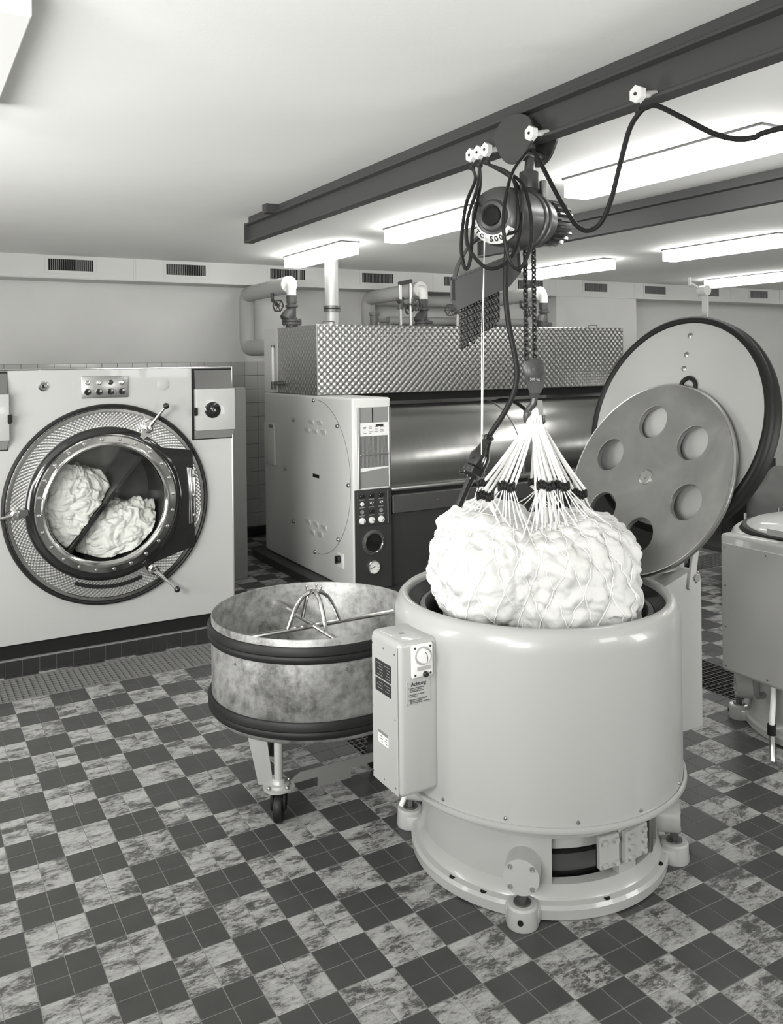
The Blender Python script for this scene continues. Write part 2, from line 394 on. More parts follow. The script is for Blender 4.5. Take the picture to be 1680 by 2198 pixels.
# ------------------------------------------------------------------ floor gratings
def grating(label, x0, y0, x1, y1, along_x, pitch, long_n, gm='grate_steel'):
    t = thing('floor_grate', label, 'floor grate', ((x0 + x1) / 2, (y0 + y1) / 2, -0.03), 'steel floor gratings')
    f = MB()
    f.box(x0, y0, -0.03, x1, y0 + 0.012, 0.0); f.box(x0, y1 - 0.012, -0.03, x1, y1, 0.0); f.box(x0, y0 + 0.012, -0.03, x0 + 0.012, y1 - 0.012, 0.0); f.box(x1 - 0.012, y0 + 0.012, -0.03, x1, y1 - 0.012, 0.0)
    f.build('frame', gm, t, flat=True)
    L, W = (x1 - x0, y1 - y0) if along_x else (y1 - y0, x1 - x0)
    src = None
    n = int(L / pitch)
    for i in range(1, n):
        q = i * L / n
        if src is None:
            m_ = MB().box(-0.0026, -W / 2 + 0.012, -0.026, 0.0026, W / 2 - 0.012, -0.0005) if along_x else MB().box(-W / 2 + 0.012, -0.003, -0.026, W / 2 - 0.012, 0.003, -0.0005)
            src = bpy.data.meshes.new('cross_bar'); src.from_pydata(m_.v, [], m_.f); src.materials.append(MATS[gm])
        inst(src, 'cross_bar', (x0 + q, (y0 + y1) / 2, 0) if along_x else ((x0 + x1) / 2, y0 + q, 0), t)
    src = None
    for i in range(1, long_n):
        q = i * W / long_n
        if src is None:
            m_ = MB().box(-L / 2 + 0.012, -0.0017, -0.022, L / 2 - 0.012, 0.0017, -0.001) if along_x else MB().box(-0.0017, -L / 2 + 0.012, -0.022, 0.0017, L / 2 - 0.012, -0.001)
            src = bpy.data.meshes.new('long_bar'); src.from_pydata(m_.v, [], m_.f); src.materials.append(MATS[gm])
        inst(src, 'long_bar', ((x0 + x1) / 2, y0 + q, 0) if along_x else (x0 + q, (y0 + y1) / 2, 0), t)
grating('long steel floor grate along the washing machine plinth', -0.6, 0.0, 0.65, 0.4, True, 0.036, 10)
grating('steel floor grate between the washing machine and the round tub', 0.65, 0.0, 1.9, 0.4, True, 0.036, 10)
grating('far steel floor grate running past the ironing machine', 1.9, 0.0, 6.4, 0.4, True, 0.06, 8)
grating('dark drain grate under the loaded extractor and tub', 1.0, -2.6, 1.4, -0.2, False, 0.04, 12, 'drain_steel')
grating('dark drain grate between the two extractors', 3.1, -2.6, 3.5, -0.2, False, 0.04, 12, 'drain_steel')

# ------------------------------------------------------------------ ceiling duct with vents
duct = thing('ventilation_duct', 'long boxed ventilation duct with grilles under the ceiling', 'duct', (4.6, 3.5, 2.76))
DY, DZ0 = 3.35, 2.762
MB().box(XL, DY, DZ0, 6.579, YW - 0.001, ZC - 0.001).box(8.031, DY, DZ0, XR, YW - 0.001, ZC - 0.001).box(6.579, DY - 0.002, DZ0, 8.031, DY + 0.1, ZC - 0.001).build('casing', 'soffit', duct, flat=True)
for x in (-0.7, 1.118, 2.9, 4.667, 6.48, 8.0, 9.99, 11.17):
    MB().rbox(x - 0.011, DY - 0.006, DZ0 - 0.005, x + 0.011, DY + 0.01, ZC - 0.002, 0.003, 1).build('joint_strip', 'soffit', duct, flat=True)
MB().rbox(XL, DY - 0.008, DZ0 - 0.003, XR, DY + 0.01, DZ0 + 0.008, 0.003, 1).build('edge_bead', 'soffit', duct)
slat = None
for k in range(11):
    x0 = -0.82 + 1.1275 * k; x1 = x0 + 0.41; z0, z1 = 2.838, 2.948
    fr_ = MB(); d0, d1 = DY - 0.008, DY - 0.001
    fr_.box(x0 - 0.03, d0, z0 - 0.03, x1 + 0.03, d1, z0).box(x0 - 0.03, d0, z1, x1 + 0.03, d1, z1 + 0.03 if z1 + 0.03 < ZC else ZC - 0.003).box(x0 - 0.03, d0, z0, x0, d1, z1).box(x1, d0, z0, x1 + 0.03, d1, z1)
    fo = fr_.build('vent_grille', 'soffit', duct, flat=True)
    MB().box(x0, DY - 0.0025, z0, x1, DY - 0.0005, z1).build('vent_backing', 'black_matt', fo, flat=True)
    sl = MB()
    for i in range(1, 22): sl.box(x0 + i * 0.41 / 22 - 0.0028, DY - 0.009, z0, x0 + i * 0.41 / 22 + 0.0028, DY - 0.0025, z1)
    sl.build('vent_slats', 'paint_grey', fo, flat=True)

# ------------------------------------------------------------------ ceiling lamps
LG = 'fluorescent box lamps on the ceiling'
def lamp(label, x0, y1, ln=1.27, lit=True):
    t = thing('ceiling_lamp', label, 'ceiling lamp', (x0 + 0.085, y1 - ln / 2, ZC), LG)
    MB().box(x0 - 0.008, y1 - ln - 0.008, ZC - 0.012, x0 + 0.178, y1 + 0.008, ZC - 0.0005).build('mounting_base', 'lamp_base', t, flat=True)
    MB().rbox(x0, y1 - ln, ZC - 0.113, x0 + 0.17, y1, ZC - 0.012, 0.004, 1).build('diffuser', 'diffuser' if lit else 'diffuser_off', t)
lamp('lit box lamp on the ceiling above the exhaust flue', 2.40, 2.57)
lamp('lit box lamp partly behind the hoist motor', 2.41, 0.56)
lamp('largest lit box lamp, between the two ceiling beams', 2.42, -1.55, 1.32)
lamp('lit box lamp seen beside the hoist chains', 5.46, 2.57)
lamp('lit box lamp cut by the right frame edge above the raised lid', 5.52, 0.56)
lamp('farthest lit box lamp above the duct grilles on the right', 8.54, 2.61)
lamp('unlit box lamp in the top left ceiling corner', -0.80, -1.62, 1.28, lit=False)
for x, y, lb in ((5.52, -1.55, 'lit box lamp outside the picture beside the second beam'), (8.54, 0.56, 'lit box lamp outside the picture before the wall pier'), (8.54, -1.55, 'lit box lamp outside the picture, third of its row'), (11.6, 2.57, 'added unseen box lamp that brightens the far right corner'), (11.6, 0.56, 'added unseen box lamp that brightens the right wall')):  # last two are unseen lamps, added to brighten the far right wall
    lamp(lb, x, y)

# ------------------------------------------------------------------ steel beams
def beam(label, xc, y0, y1, zt, h=0.137, wd=0.07):
    t = thing('crane_beam', label, 'beam', (xc, (y0 + y1) / 2, zt), 'steel crane beams')
    hw, tf_, tw = wd / 2, 0.011, 0.004
    pr = [(-hw, 0), (hw, 0), (hw, -tf_), (tw, -tf_ - 0.006), (tw, -h + tf_ + 0.006), (hw, -h + tf_), (hw, -h), (-hw, -h), (-hw, -h + tf_), (-tw, -h + tf_ + 0.006), (-tw, -tf_ - 0.006), (-hw, -tf_)]
    MB().prism(pr, (xc, y0, zt), (1, 0, 0), (0, 0, 1), (0, y1 - y0, 0)).build('beam_section', 'beam_paint', t, flat=True)
    MB().box(xc - hw - 0.002, y1, zt - h - 0.003, xc + hw + 0.002, y1 + 0.008, zt + 0.004).build('end_plate', 'beam_paint', t, flat=True)
    for y in (-0.02, -6.4):
        if y < y0 or y > y1: continue
        c_ = MB().box(xc - 0.10, y - 0.035, zt, xc + 0.12, y + 0.035, ZC - 0.0005).box(xc - 0.10, y - 0.035, zt - 0.012, xc - hw - 0.002, y + 0.035, zt)
        c_.build('ceiling_bracket', 'beam_paint', t, flat=True)
    MB().box(xc - 0.012, y0, zt, xc + 0.012, y1 - 0.02, ZC - 0.0005).build('packing_strip', 'beam_paint', t, flat=True)
    return t
BX, BZ = 1.27, 2.937
beam('dark steel crane beam that carries the electric hoist', BX, -7.5, 0.53, BZ)
beam('dark steel crane beam without a hoist, behind the festoon cable', 3.335, -7.5, 0.53, BZ)

# ------------------------------------------------------------------ washing machine
wm = thing('washing_machine', 'large cream front loading washing machine with round glass door', 'washing machine', (0.21, 1.2, 0.10))
WY = 0.43
body = MB().box(-0.67, WY + 0.012, 0.196, -0.655, 1.93, 1.905).box(1.075, WY + 0.012, 0.196, 1.09, 1.93, 1.905).box(-0.655, WY + 0.012, 1.89, 1.075, 1.93, 1.905).box(-0.655, WY + 0.012, 0.196, 1.075, 1.93, 0.211).box(-0.655, 1.9, 0.211, 1.075, 1.93, 1.89).build('body', 'paint_washer', wm, flat=True)
curve_mesh('front_panel', [[(-0.67, 0.196), (1.09, 0.196), (1.09, 1.905), (-0.67, 1.905)], circle(0.47, 96, (0.225, 1.025))], 0.006, 0.0, 'paint_washer', frame((0, WY + 0.006, 0), (1, 0, 0), (0, 0, 1)), wm)
MB().box(-0.66, WY + 0.03, 0.1005, 1.06, 1.9, 0.196).build('kick_plate', 'black_matt', wm, flat=True)
MB().rbox(-0.672, WY - 0.004, 1.899, 1.094, WY + 0.02, 1.91, 0.003, 1).build('top_trim', 'chrome', wm)
MB().rbox(1.083, WY - 0.004, 0.196, 1.094, WY + 0.02, 1.905, 0.003, 1).build('side_trim', 'steel', wm)
MB().rbox(-0.55, 1.931, 0.0, 1.75, 2.5, 1.712, 0.012, 2).build('rear_housing', 'paint_grey', wm)
DC = V((0.245, 0, 1.02)); AX = (0, -1, 0)          # door axis towards the room
PC = V((0.222, 0, 1.027))
# recess drum behind the glass
MB().lathe((PC.x, WY - 0.012, PC.z), (0, 1, 0), [(0.415, -0.02), (0.415, 0.0)], 64).build('door_gasket', 'rubber', wm)
MB().lathe((DC.x, WY + 0.0, DC.z), AX, [(0.652, 0.0), (0.655, 0.012), (0.650, 0.03), (0.640, 0.036), (0.632, 0.03), (0.632, 0.0)], 96).build('outer_seal', 'rubber', wm)
ring = MB().lathe((DC.x, WY, DC.z), AX, [(0.633, 0.0), (0.632, 0.024), (0.622, 0.030), (0.600, 0.030), (0.590, 0.028), (0.5, 0.028), (0.47, 0.028), (0.47, 0.0)], 96).build('spotted_steel_ring', 'spot_ring', wm)
tag(ring, 'engine-turned stainless steel ring round the door')
MB().lathe((DC.x, WY, DC.z), AX, [(0.628, 0.028), (0.622, 0.034), (0.604, 0.034), (0.600, 0.029)], 96).build('ring_edge_trim', 'chrome', wm)
# door: black cast ring with a hinge lug at the right
dr = MB().lathe((PC.x, WY, PC.z), AX, [(0.40, 0.02), (0.40, 0.062), (0.45, 0.066), (0.480, 0.06), (0.496, 0.045), (0.50, 0.029)], 96)
dr.prism([(0.455 * math.cos(math.radians(a)), 0.455 * math.sin(math.radians(a))) for a in range(-62, 64, 6)] + [(0.25, 0.43), (0.36, 0.345), (0.565, 0.315), (0.575, -0.335), (0.36, -0.40), (0.25, -0.43)], (PC.x, WY - 0.030, PC.z), (1, 0, 0), (0, 0, 1), (0, -0.022, 0))
door = dr.build('door', 'black_gloss', wm)
MB().lathe((PC.x, WY, PC.z), AX, [(0.375, 0.03), (0.378, 0.072), (0.388, 0.085), (0.400, 0.082), (0.404, 0.074), (0.44, 0.074), (0.446, 0.066)], 96).build('porthole_ring', 'chrome', door)
bolt = None
for i in range(24):
    a = 2 * PI * i / 24 + 0.08; c = V((PC.x + 0.423 * math.cos(a), WY - 0.074, PC.z + 0.423 * math.sin(a)))
    if bolt is None:
        mb = MB().lathe((0, 0, 0), AX, [(0.0115, 0), (0.0115, 0.004), (0.008, 0.008), (0.0, 0.009)], 12); bolt = mb.build('ring_bolt', 'steel', door); bolt.location = c
    else: inst(bolt, 'ring_bolt', c, door)
MB().lathe((PC.x, WY - 0.05, PC.z), AX, [(0.0, 0.004), (0.2, 0.003), (0.378, 0.0)], 64).build('glass_pane', 'thin_glass', door)
hb = MB().rbox(0.748, WY - 0.085, 0.845, 0.772, WY - 0.03, 1.225, 0.006, 2).rbox(0.772, WY - 0.062, 0.852, 0.806, WY - 0.028, 1.215, 0.005, 2).build('door_hinge', 'chrome', wm)
hs = None
for z in (0.90, 1.035, 1.17):
    MB().lathe((0.79, WY - 0.062, z), AX, [(0.012, 0), (0.012, 0.004), (0.006, 0.009), (0, 0.01)], 12).build('hinge_screw', 'steel', hb)
for (pv_, kn) in (((0.486, 1.503), (0.593, 1.652)), ((0.506, 0.572), (0.653, 0.425)), ((-0.332, 1.010), (-0.52, 0.985))):
    p0 = V((pv_[0], 0, pv_[1])); p1 = V((kn[0], 0, kn[1])); d = (p1 - p0).normalized(); q = V((-d.z, 0, d.x))
    y = WY - 0.06
    c = MB().lathe((p0.x, WY - 0.03, p0.z), AX, [(0.032, 0), (0.034, 0.02), (0.030, 0.045), (0.018, 0.05), (0.018, 0.058), (0, 0.06)], 24)
    tail = p0 - d * 0.075
    c.prism([(-0.014, -0.075), (0.014, -0.075), (0.032, -0.02), (0.030, 0.02), (0.016, 0.055), (-0.016, 0.055), (-0.030, 0.02), (-0.032, -0.02)], (p0.x, WY - 0.045, p0.z), q, d, (0, -0.024, 0))
    cl = c.build('door_clamp', 'chrome', wm)
    a_ = V((p0.x, y, p0.z)); b_ = V((p1.x, y - 0.055, p1.z))
    MB().tube([a_ + (b_ - a_) * t_ for t_ in (0.12, 0.35, 0.6, 0.95)], [0.016, 0.013, 0.010, 0.0085], 12).build('clamp_lever', 'chrome', cl)
    MB().ball(b_, 0.021, 16, 10).build('lever_knob', 'black_gloss', cl)
# curved slot under the door
sl_ = MB()
for i in range(15):
    a0, a1 = math.radians(245 + i * 3.1), math.radians(245 + (i + 1) * 3.1)
    sl_.prism([(0.522 * math.cos(a0), 0.522 * math.sin(a0)), (0.522 * math.cos(a1), 0.522 * math.sin(a1)), (0.545 * math.cos(a1), 0.545 * math.sin(a1)), (0.545 * math.cos(a0), 0.545 * math.sin(a0))], (DC.x, WY - 0.0285, DC.z), (1, 0, 0), (0, 0, 1), (0, -0.012, 0))
sl_.build('grip_slot', 'black_matt', wm)
# drum behind the glass, split by a diagonal partition
MB().lathe((PC.x, WY - 0.01, PC.z), (0, 1, 0), [(0.40, 0.0), (0.41, 0.55), (0.0, 0.56)], 64).build('drum_inside', 'steel_dark', wm)
p0, p1 = V((-0.06, 0, 0.66)), V((0.50, 0, 1.375)); d = (p1 - p0).normalized(); q = V((-d.z, 0, d.x)); c0 = (p0 + p1) / 2
shift = (V((PC.x, 0, PC.z)) - c0).dot(q); c0 = c0 + q * (shift * 0.45)
MB().prism([(-0.37, -0.008), (0.37, -0.008), (0.37, 0.008), (-0.37, 0.008)], (c0.x, WY - 0.0, c0.z), d, q, (0, 0.5, 0)).build('drum_partition', 'steel_dark', wm)
MB().prism([(-0.38, -0.012), (0.38, -0.012), (0.38, 0.012), (-0.38, 0.012)], (c0.x, WY - 0.006, c0.z), d, q, (0, 0.008, 0)).build('partition_edge', 'black_gloss', wm)
# push button panel, lock and blanking cap
cp = MB().rbox(0.075, WY - 0.012, 1.714, 0.372, WY - 0.0005, 1.856, 0.004, 2).build('button_panel', 'steel', wm)
for i in range(4):
    x = 0.112 + i * 0.073
    MB().lathe((x, WY - 0.012, 1.815), AX, [(0.016, 0), (0.016, 0.007), (0.011, 0.009), (0.009, 0.005), (0, 0.005)], 20).build('indicator', 'chrome' if i != 2 else 'black_gloss', cp)
    MB().lathe((x, WY - 0.012, 1.755), AX, [(0.021, 0), (0.021, 0.011), (0.017, 0.016), (0, 0.017)], 20).build('push_button', 'black_gloss', cp)
lk = MB().lathe((-0.152, WY, 1.799), AX, [(0.032, 0), (0.032, 0.004), (0.024, 0.012), (0.018, 0.012), (0.018, 0.006), (0, 0.006)], 28).build('door_lock', 'chrome', wm)
MB().lathe((-0.152, WY - 0.006, 1.799), AX, [(0.012, 0), (0.011, 0.008), (0, 0.009)], 18).build('lock_button', 'black_gloss', lk)
MB().lathe((0.606, WY, 1.792), AX, [(0.040, 0), (0.040, 0.003), (0.036, 0.005), (0, 0.005)], 32).build('blanking_cap', 'paint_washer', wm)
# the two soap dispensers
def dispenser(x0, x1, side):
    dd = MB().box(x0, WY - 0.004, 1.405, x1, WY - 0.0005, 1.896).build('dispenser', 'black_matt', wm, flat=True)
    MB().prism([(WY - 0.004, 1.884), (WY - 0.035, 1.752), (WY - 0.004, 1.752)], (x0 + 0.018, 0, 0), (0, 1, 0), (0, 0, 1), (x1 - x0 - 0.022, 0, 0)).build('steel_chute', 'steel_dark', dd, flat=True)
    MB().rbox(x0 + 0.014, WY - 0.062, 1.47, x1 + 0.004, WY - 0.005, 1.757, 0.005, 2).build('dispenser_door', 'paint_washer', dd)
    MB().prism([(WY - 0.005, 1.412), (WY - 0.058, 1.469), (WY - 0.005, 1.469)], (x0 + 0.016, 0, 0), (0, 1, 0), (0, 0, 1), (x1 - x0 - 0.02, 0, 0)).build('dispenser_underside', 'paint_grey', dd, flat=True)
    kx = (x0 + x1) / 2 - 0.015
    kb = MB().lathe((kx, WY - 0.062, 1.61), AX, [(0.056, 0), (0.055, 0.006), (0.048, 0.010), (0, 0.010)], 36).rbox(kx - 0.008, WY - 0.086, 1.57, kx + 0.008, WY - 0.07, 1.65, 0.004, 2).build('dial', 'black_gloss', dd)
    hx = x1 + 0.004 if side > 0 else x0
    for z in (1.735, 1.495): MB().cyl((hx + 0.004, WY - 0.05, z - 0.02), (hx + 0.004, WY - 0.05, z + 0.02), 0.006, n=10).build('hinge', 'chrome', dd)
    lx = x0 + 0.01 if side > 0 else x1 + 0.006
    MB().rbox(lx - 0.012, WY - 0.075, 1.575, lx + 0.01, WY - 0.03, 1.63, 0.004, 1).build('latch', 'black_matt', dd)
dispenser(0.80, 1.086, 1)
dispenser(-0.645, -0.362, -1)

# laundry turning behind the glass: crumpled folded cloth
def folds(p, seed, k=6.0):
    q = p + V((seed, seed * 0.7, -seed)); wv = V((noise.noise(q * 6), noise.noise(q * 6 + V((9, 0, 0))), noise.noise(q * 6 + V((0, 9, 0))))) * 0.06
    r = q + wv; b = abs(noise.noise(r * k)) + 0.55 * abs(noise.noise(r * k * 2.1 + V((5, 1, 3)))) + 0.28 * abs(noise.noise(r * k * 4.5))
    a = noise.noise(r * k * 0.8) * 10.0
    return 2.4 * (b - 0.42) + 0.28 * math.sin(a) * abs(noise.noise(q * 5 + V((4, 4, 4)))) * 2.0 + 0.8 * noise.noise(q * 4)
def crumple(name, label, center, radii, seed, n=320, m=200, amp=0.035, fq=9.0, clip=None):
    vs, fs = [], []; c = V(center)
    for i in range(m + 1):
        ph = PI * i / m
        for j in range(n):
            a = 2 * PI * j / n; d = V((math.sin(ph) * math.cos(a), math.sin(ph) * math.sin(a), math.cos(ph)))
            p = V((d.x * radii[0], d.y * radii[1], d.z * radii[2]))
            f = folds(p, seed, 8.0)
            q = c + p * (1 - 0.05) + d * (amp * f)
            if clip: q = clip(q)
            vs.append(q)
    for i in range(m):
        for j in range(n): fs.append((i * n + j, (i + 1) * n + j, (i + 1) * n + (j + 1) % n, i * n + (j + 1) % n))
    o = MB().add(vs, fs).build(name, 'linen', None, 180)
    return tag(o, label, 'laundry', 'laundry inside the washing machine', 'stuff')
def clipper(sgn):
    def f(p):
        s_ = (V((p.x, 0, p.z)) - V((c0.x, 0, c0.z))).dot(q_part) * sgn
        if s_ < 0.016: p = p + q_part * sgn * (0.016 - s_)
        r = V((p.x - PC.x, 0, p.z - PC.z)); lim = 0.365
        if r.length > lim: r = r.normalized() * (lim + 0.15 * min(0.1, r.length - lim)); p = V((PC.x + r.x, p.y, PC.z + r.z))
        p.y = max(p.y, WY - 0.025 + 0.0); p.y = min(p.y, WY + 0.5)
        return p
    return f
q_part = q.copy()
crumple('washing_load', 'white wet laundry above the diagonal partition behind the glass', (0.03, WY + 0.20, 0.955), (0.30, 0.20, 0.33), 3.1, clip=clipper(1), amp=0.026)
crumple('washing_load', 'white wet laundry below the diagonal partition behind the glass', (0.36, WY + 0.20, 0.79), (0.33, 0.20, 0.235), 7.7, clip=clipper(-1), amp=0.026)

# ------------------------------------------------------------------ ironing machine (heated roll) with its hood
ir = thing('ironing_machine', 'large roller ironing machine with spot-brushed steel hood and control column', 'ironing machine', (4.1, 1.7, 0.0))
IX0, IX1, IY = 2.22, 5.93, 0.78
MB().box(2.10, 0.84, 0.0, IX1 + 0.1, 2.75, 0.07).build('machine_base', 'paint_dark', ir, flat=True)
# column / left end housing: side panel is the large cream end plate
MB().rbox(IX0, IY + 0.002, 0.07, 2.58, 2.70, 1.634, 0.022, 4).build('end_housing', 'paint_light', ir)
MB().rbox(2.232, IY - 0.003, 0.072, 2.572, IY + 0.02, 0.89, 0.003, 1).build('lower_front', 'paint_dark', ir)
def sideX(y, z, off=0.0): return V((IX0 - off, y, z))
# round cover seam on the end plate with screws
arc = [sideX(1.49 - 0.672 * math.cos(a), 0.93 + 0.672 * math.sin(a), 0.0003) for a in [math.radians(-88 + i * 176 / 48) for i in range(49)]]
MB().tube(arc, 0.0028, 5).build('cover_seam', 'print_grey', ir)
for y, z in ((1.502, 1.595), (1.957, 1.402), (1.039, 1.396), (2.158, 0.931), (0.846, 0.927), (1.972, 0.459), (1.046, 0.453), (1.507, 0.263)):
    MB().lathe(sideX(y, z), (-1, 0, 0), [(0.018, 0), (0.018, 0.012), (0.012, 0.02), (0, 0.021)], 12).build('cover_screw', 'steel', ir)
for y, z in ((1.565, 1.405), (1.393, 1.409), (1.647, 1.326), (1.486, 1.330), (1.316, 1.332)):
    MB().prism([(0.0, 0.0), (0.0, -0.04), (0.018, 0.0)], sideX(y + 0.045, z + 0.012), (-1, 0, 0), (0, 0, 1), (0, -0.09, 0)).build('cooling_louvre', 'paint_light', ir)
for y, z in ((1.656, 0.508), (1.489, 0.510), (1.325, 0.506), (1.569, 0.429), (1.402, 0.437)):
    MB().prism([(0.0, 0.0), (0.0, -0.05), (0.02, 0.0)], sideX(y + 0.045, z + 0.02), (-1, 0, 0), (0, 0, 1), (0, -0.09, 0)).build('cooling_louvre', 'paint_light', ir)
MB().rbox(IX0 - 0.004, 1.42, 0.917, IX0 + 0.002, 1.547, 0.948, 0.002, 1).build('peep_slot', 'black_matt', ir)
sw = MB().rbox(IX0 - 0.012, 0.955, 0.225, IX0 + 0.002, 1.06, 0.345, 0.004, 1).build('isolator_plate', 'white_plastic', ir)
MB().lathe(sideX(1.02, 0.295, 0.012), (-1, 0, 0), [(0.034, 0), (0.03, 0.03), (0, 0.032)], 20).rbox(IX0 - 0.055, 1.012, 0.262, IX0 - 0.02, 1.028, 0.328, 0.004, 1).build('isolator_knob', 'black_gloss', sw)
bxp = MB().rbox(IX0 - 0.02, 2.40, 0.935, IX0 + 0.001, 2.66, 1.34, 0.006, 2).build('meter_box', 'paint_light', ir)
MB().box(IX0 - 0.0215, 2.42, 1.295, IX0 - 0.019, 2.53, 1.325).build('meter_label', 'print_grey', bxp, flat=True)
# card holder on the column front
ch = MB().rbox(2.268, IY - 0.004, 0.905, 2.562, IY + 0.01, 1.558, 0.003, 1).build('card_holder', 'paint_grey', ir)
for x in (2.262, 2.545): MB().rbox(x, IY - 0.016, 0.90, x + 0.022, IY + 0.004, 1.56, 0.003, 1).build('holder_rail', 'steel', ch)
MB().box(2.398, IY - 0.0055, 1.435, 2.408, IY - 0.003, 1.55).build('holder_slot', 'black_matt', ch, flat=True)
MB().box(2.266, IY - 0.006, 1.32, 2.27, IY - 0.003, 1.55).build('holder_slot', 'black_matt', ch, flat=True)
cardp = MB().box(2.286, IY - 0.0075, 1.325, 2.548, IY - 0.0045, 1.432).build('programme_card', 'white_paper', ch, flat=True)
pr_ = MB().box(2.43, IY - 0.0085, 1.398, 2.502, IY - 0.0074, 1.418)
for r in range(5):
    for c_ in range(4):
        if r in (1, 3) or random.random() < 0.8: pr_.box(2.312 + c_ * 0.053, IY - 0.0082, 1.345 + r * 0.0125, 2.312 + c_ * 0.053 + random.uniform(0.022, 0.044), IY - 0.0074, 1.3485 + r * 0.0125)
pr_.build('card_print', 'ink', cardp, flat=True)
for k, (z0, z1) in enumerate(((1.178, 1.322), (1.068, 1.168))):
    for i in range(22): MB().cyl((2.292 + i * 0.0117, IY - 0.008, z0), (2.292 + i * 0.0117, IY - 0.008, z1), 0.0036, n=6).build('card_rib', 'print_grey', ch)
MB().rbox(2.282, IY - 0.016, 1.166, 2.548, IY - 0.004, 1.178, 0.002, 1).build('card_bar', 'steel', ch)
MB().prism([(2.284, 1.066), (2.546, 1.070), (2.546, 1.060), (2.284, 1.034)], (0, IY - 0.004, 0), (1, 0, 0), (0, 0, 1), (0, -0.004, 0)).build('card_edge', 'white_paper', ch, flat=True)
# push buttons
bp = MB().rbox(2.252, IY - 0.012, 0.598, 2.546, IY + 0.0, 0.876, 0.004, 1).build('button_box', 'paint_dark', ir)
MB().rbox(2.528, IY - 0.022, 0.602, 2.535, IY - 0.011, 0.87, 0.002, 1).build('box_edge', 'steel', bp)
rows = [(0.841, 'b'), (0.778, 'i'), (0.713, 'm'), (0.641, 'k')]
for z, kd in rows:
    for i, x in enumerate((2.293, 2.380, 2.468)):
        o3 = (x, IY - 0.012, z)
        if kd == 'b' or (kd == 'm' and i == 1): MB().lathe(o3, AX, [(0.021, 0), (0.02, 0.012), (0.016, 0.016), (0, 0.016)], 18).build('push_button', 'black_gloss', bp)
        elif kd == 'i': MB().lathe(o3, AX, [(0.017, 0), (0.016, 0.01), (0.01, 0.014), (0, 0.013)], 18).build('pilot_lamp', 'white_plastic' if i == 0 else 'chrome', bp)
        elif kd == 'm': MB().lathe(o3, AX, [(0.017, 0), (0.016, 0.006), (0, 0.006)], 18).build('pilot_lamp', 'paint_grey', bp)
        else:
            kk = MB().lathe(o3, AX, [(0.028, 0), (0.027, 0.008), (0.022, 0.02), (0, 0.021)], 22).build('rotary_knob', 'white_plastic', bp)
            aa = (-0.3, 0.75, -0.75)[i]; MB().prism([(-0.002, -0.016), (0.018 * 0.2, -0.016), (0.002, 0.016), (-0.002, 0.016)], (x + (0.01, 0.008, 0.006)[i], IY - 0.0335, z - 0.004), (math.cos(aa), 0, math.sin(aa)), (-math.sin(aa), 0, math.cos(aa)), (0, -0.001, 0)).build('knob_mark', 'ink', kk, flat=True)
        if kd != 'k': MB().box(x - 0.023, IY - 0.0135, z - 0.034, x + 0.023, IY - 0.0115, z - 0.026).build('button_label', 'print_grey', bp, flat=True)
pw = MB().lathe((2.398, IY - 0.003, 0.455), AX, [(0.105, 0), (0.104, 0.006), (0.085, 0.010), (0.082, 0.016), (0.076, 0.016), (0.076, 0.0)], 48).build('sight_port', 'steel_dark', ir)
MB().lathe((2.398, IY - 0.003, 0.455), AX, [(0.084, 0.008), (0.08, 0.018), (0.075, 0.012)], 48).build('port_rim', 'chrome', pw)
MB().lathe((2.398, IY - 0.003, 0.455), AX, [(0.077, 0.004), (0, 0.006)], 40).build('port_glass', 'black_gloss', pw)
for i in range(6): MB().lathe((2.398 + 0.094 * math.cos(i * PI / 3 + 0.3), IY - 0.01, 0.455 + 0.094 * math.sin(i * PI / 3 + 0.3)), AX, [(0.006, 0), (0.005, 0.005), (0, 0.006)], 8).build('port_screw', 'steel', pw)
pg = MB().lathe((2.397, IY - 0.003, 0.255), AX, [(0.056, 0), (0.056, 0.016), (0.050, 0.018), (0.049, 0.010)], 36).build('pressure_gauge', 'chrome', ir)
MB().lathe((2.397, IY - 0.003, 0.255), AX, [(0.05, 0.008), (0, 0.008)], 32).build('gauge_face', 'white_paper', pg)
gm = MB().prism([(-0.004, -0.012), (0.002, -0.014), (0.0012, 0.040), (-0.0012, 0.040)], (2.397, IY - 0.0115, 0.255), (0.35, 0, -0.94), (-0.94, 0, -0.35), (0, -0.001, 0))
for i in range(9):
    a = math.radians(-40 + i * 32.5); c_, s_ = math.cos(a), math.sin(a); gm.prism([(0.036, -0.0015), (0.045, -0.0015), (0.045, 0.0015), (0.036, 0.0015)], (2.397, IY - 0.0115, 0.255), (c_, 0, s_), (-s_, 0, c_), (0, -0.001, 0))
gm.build('gauge_needle', 'ink', pg, flat=True)
# hood
hood = MB().rbox(2.25, 1.50, 1.636, IX1, 2.74, 2.262, 0.006, 1).build('hood', 'spot_steel', ir)
tag(hood, 'stainless steel hood with overlapping brushed spots')
MB().box(2.246, 2.40, 1.64, 2.251, 2.742, 2.262).build('hood_cover_strip', 'paint_light', hood, flat=True)
MB().rbox(2.246, 1.494, 1.634, 2.258, 1.506, 2.264, 0.002, 1).build('hood_corner_trim', 'steel', hood)
sg = MB().cyl((2.215, 2.44, 1.74), (2.215, 2.44, 2.08), 0.014, n=12).build('sight_glass', 'white_plastic', hood)
MB().cyl((2.215, 2.44, 1.67), (2.215, 2.44, 1.745), 0.022, n=12).cyl((2.215, 2.44, 2.075), (2.215, 2.44, 2.10), 0.018, n=12).cyl((2.25, 2.30, 1.73), (2.19, 2.30, 1.73), 0.02, n=12).cyl((2.215, 2.44, 1.72), (2.215, 2.29, 1.72), 0.011, n=8).build('gauge_fittings', 'steel_dark', hood)
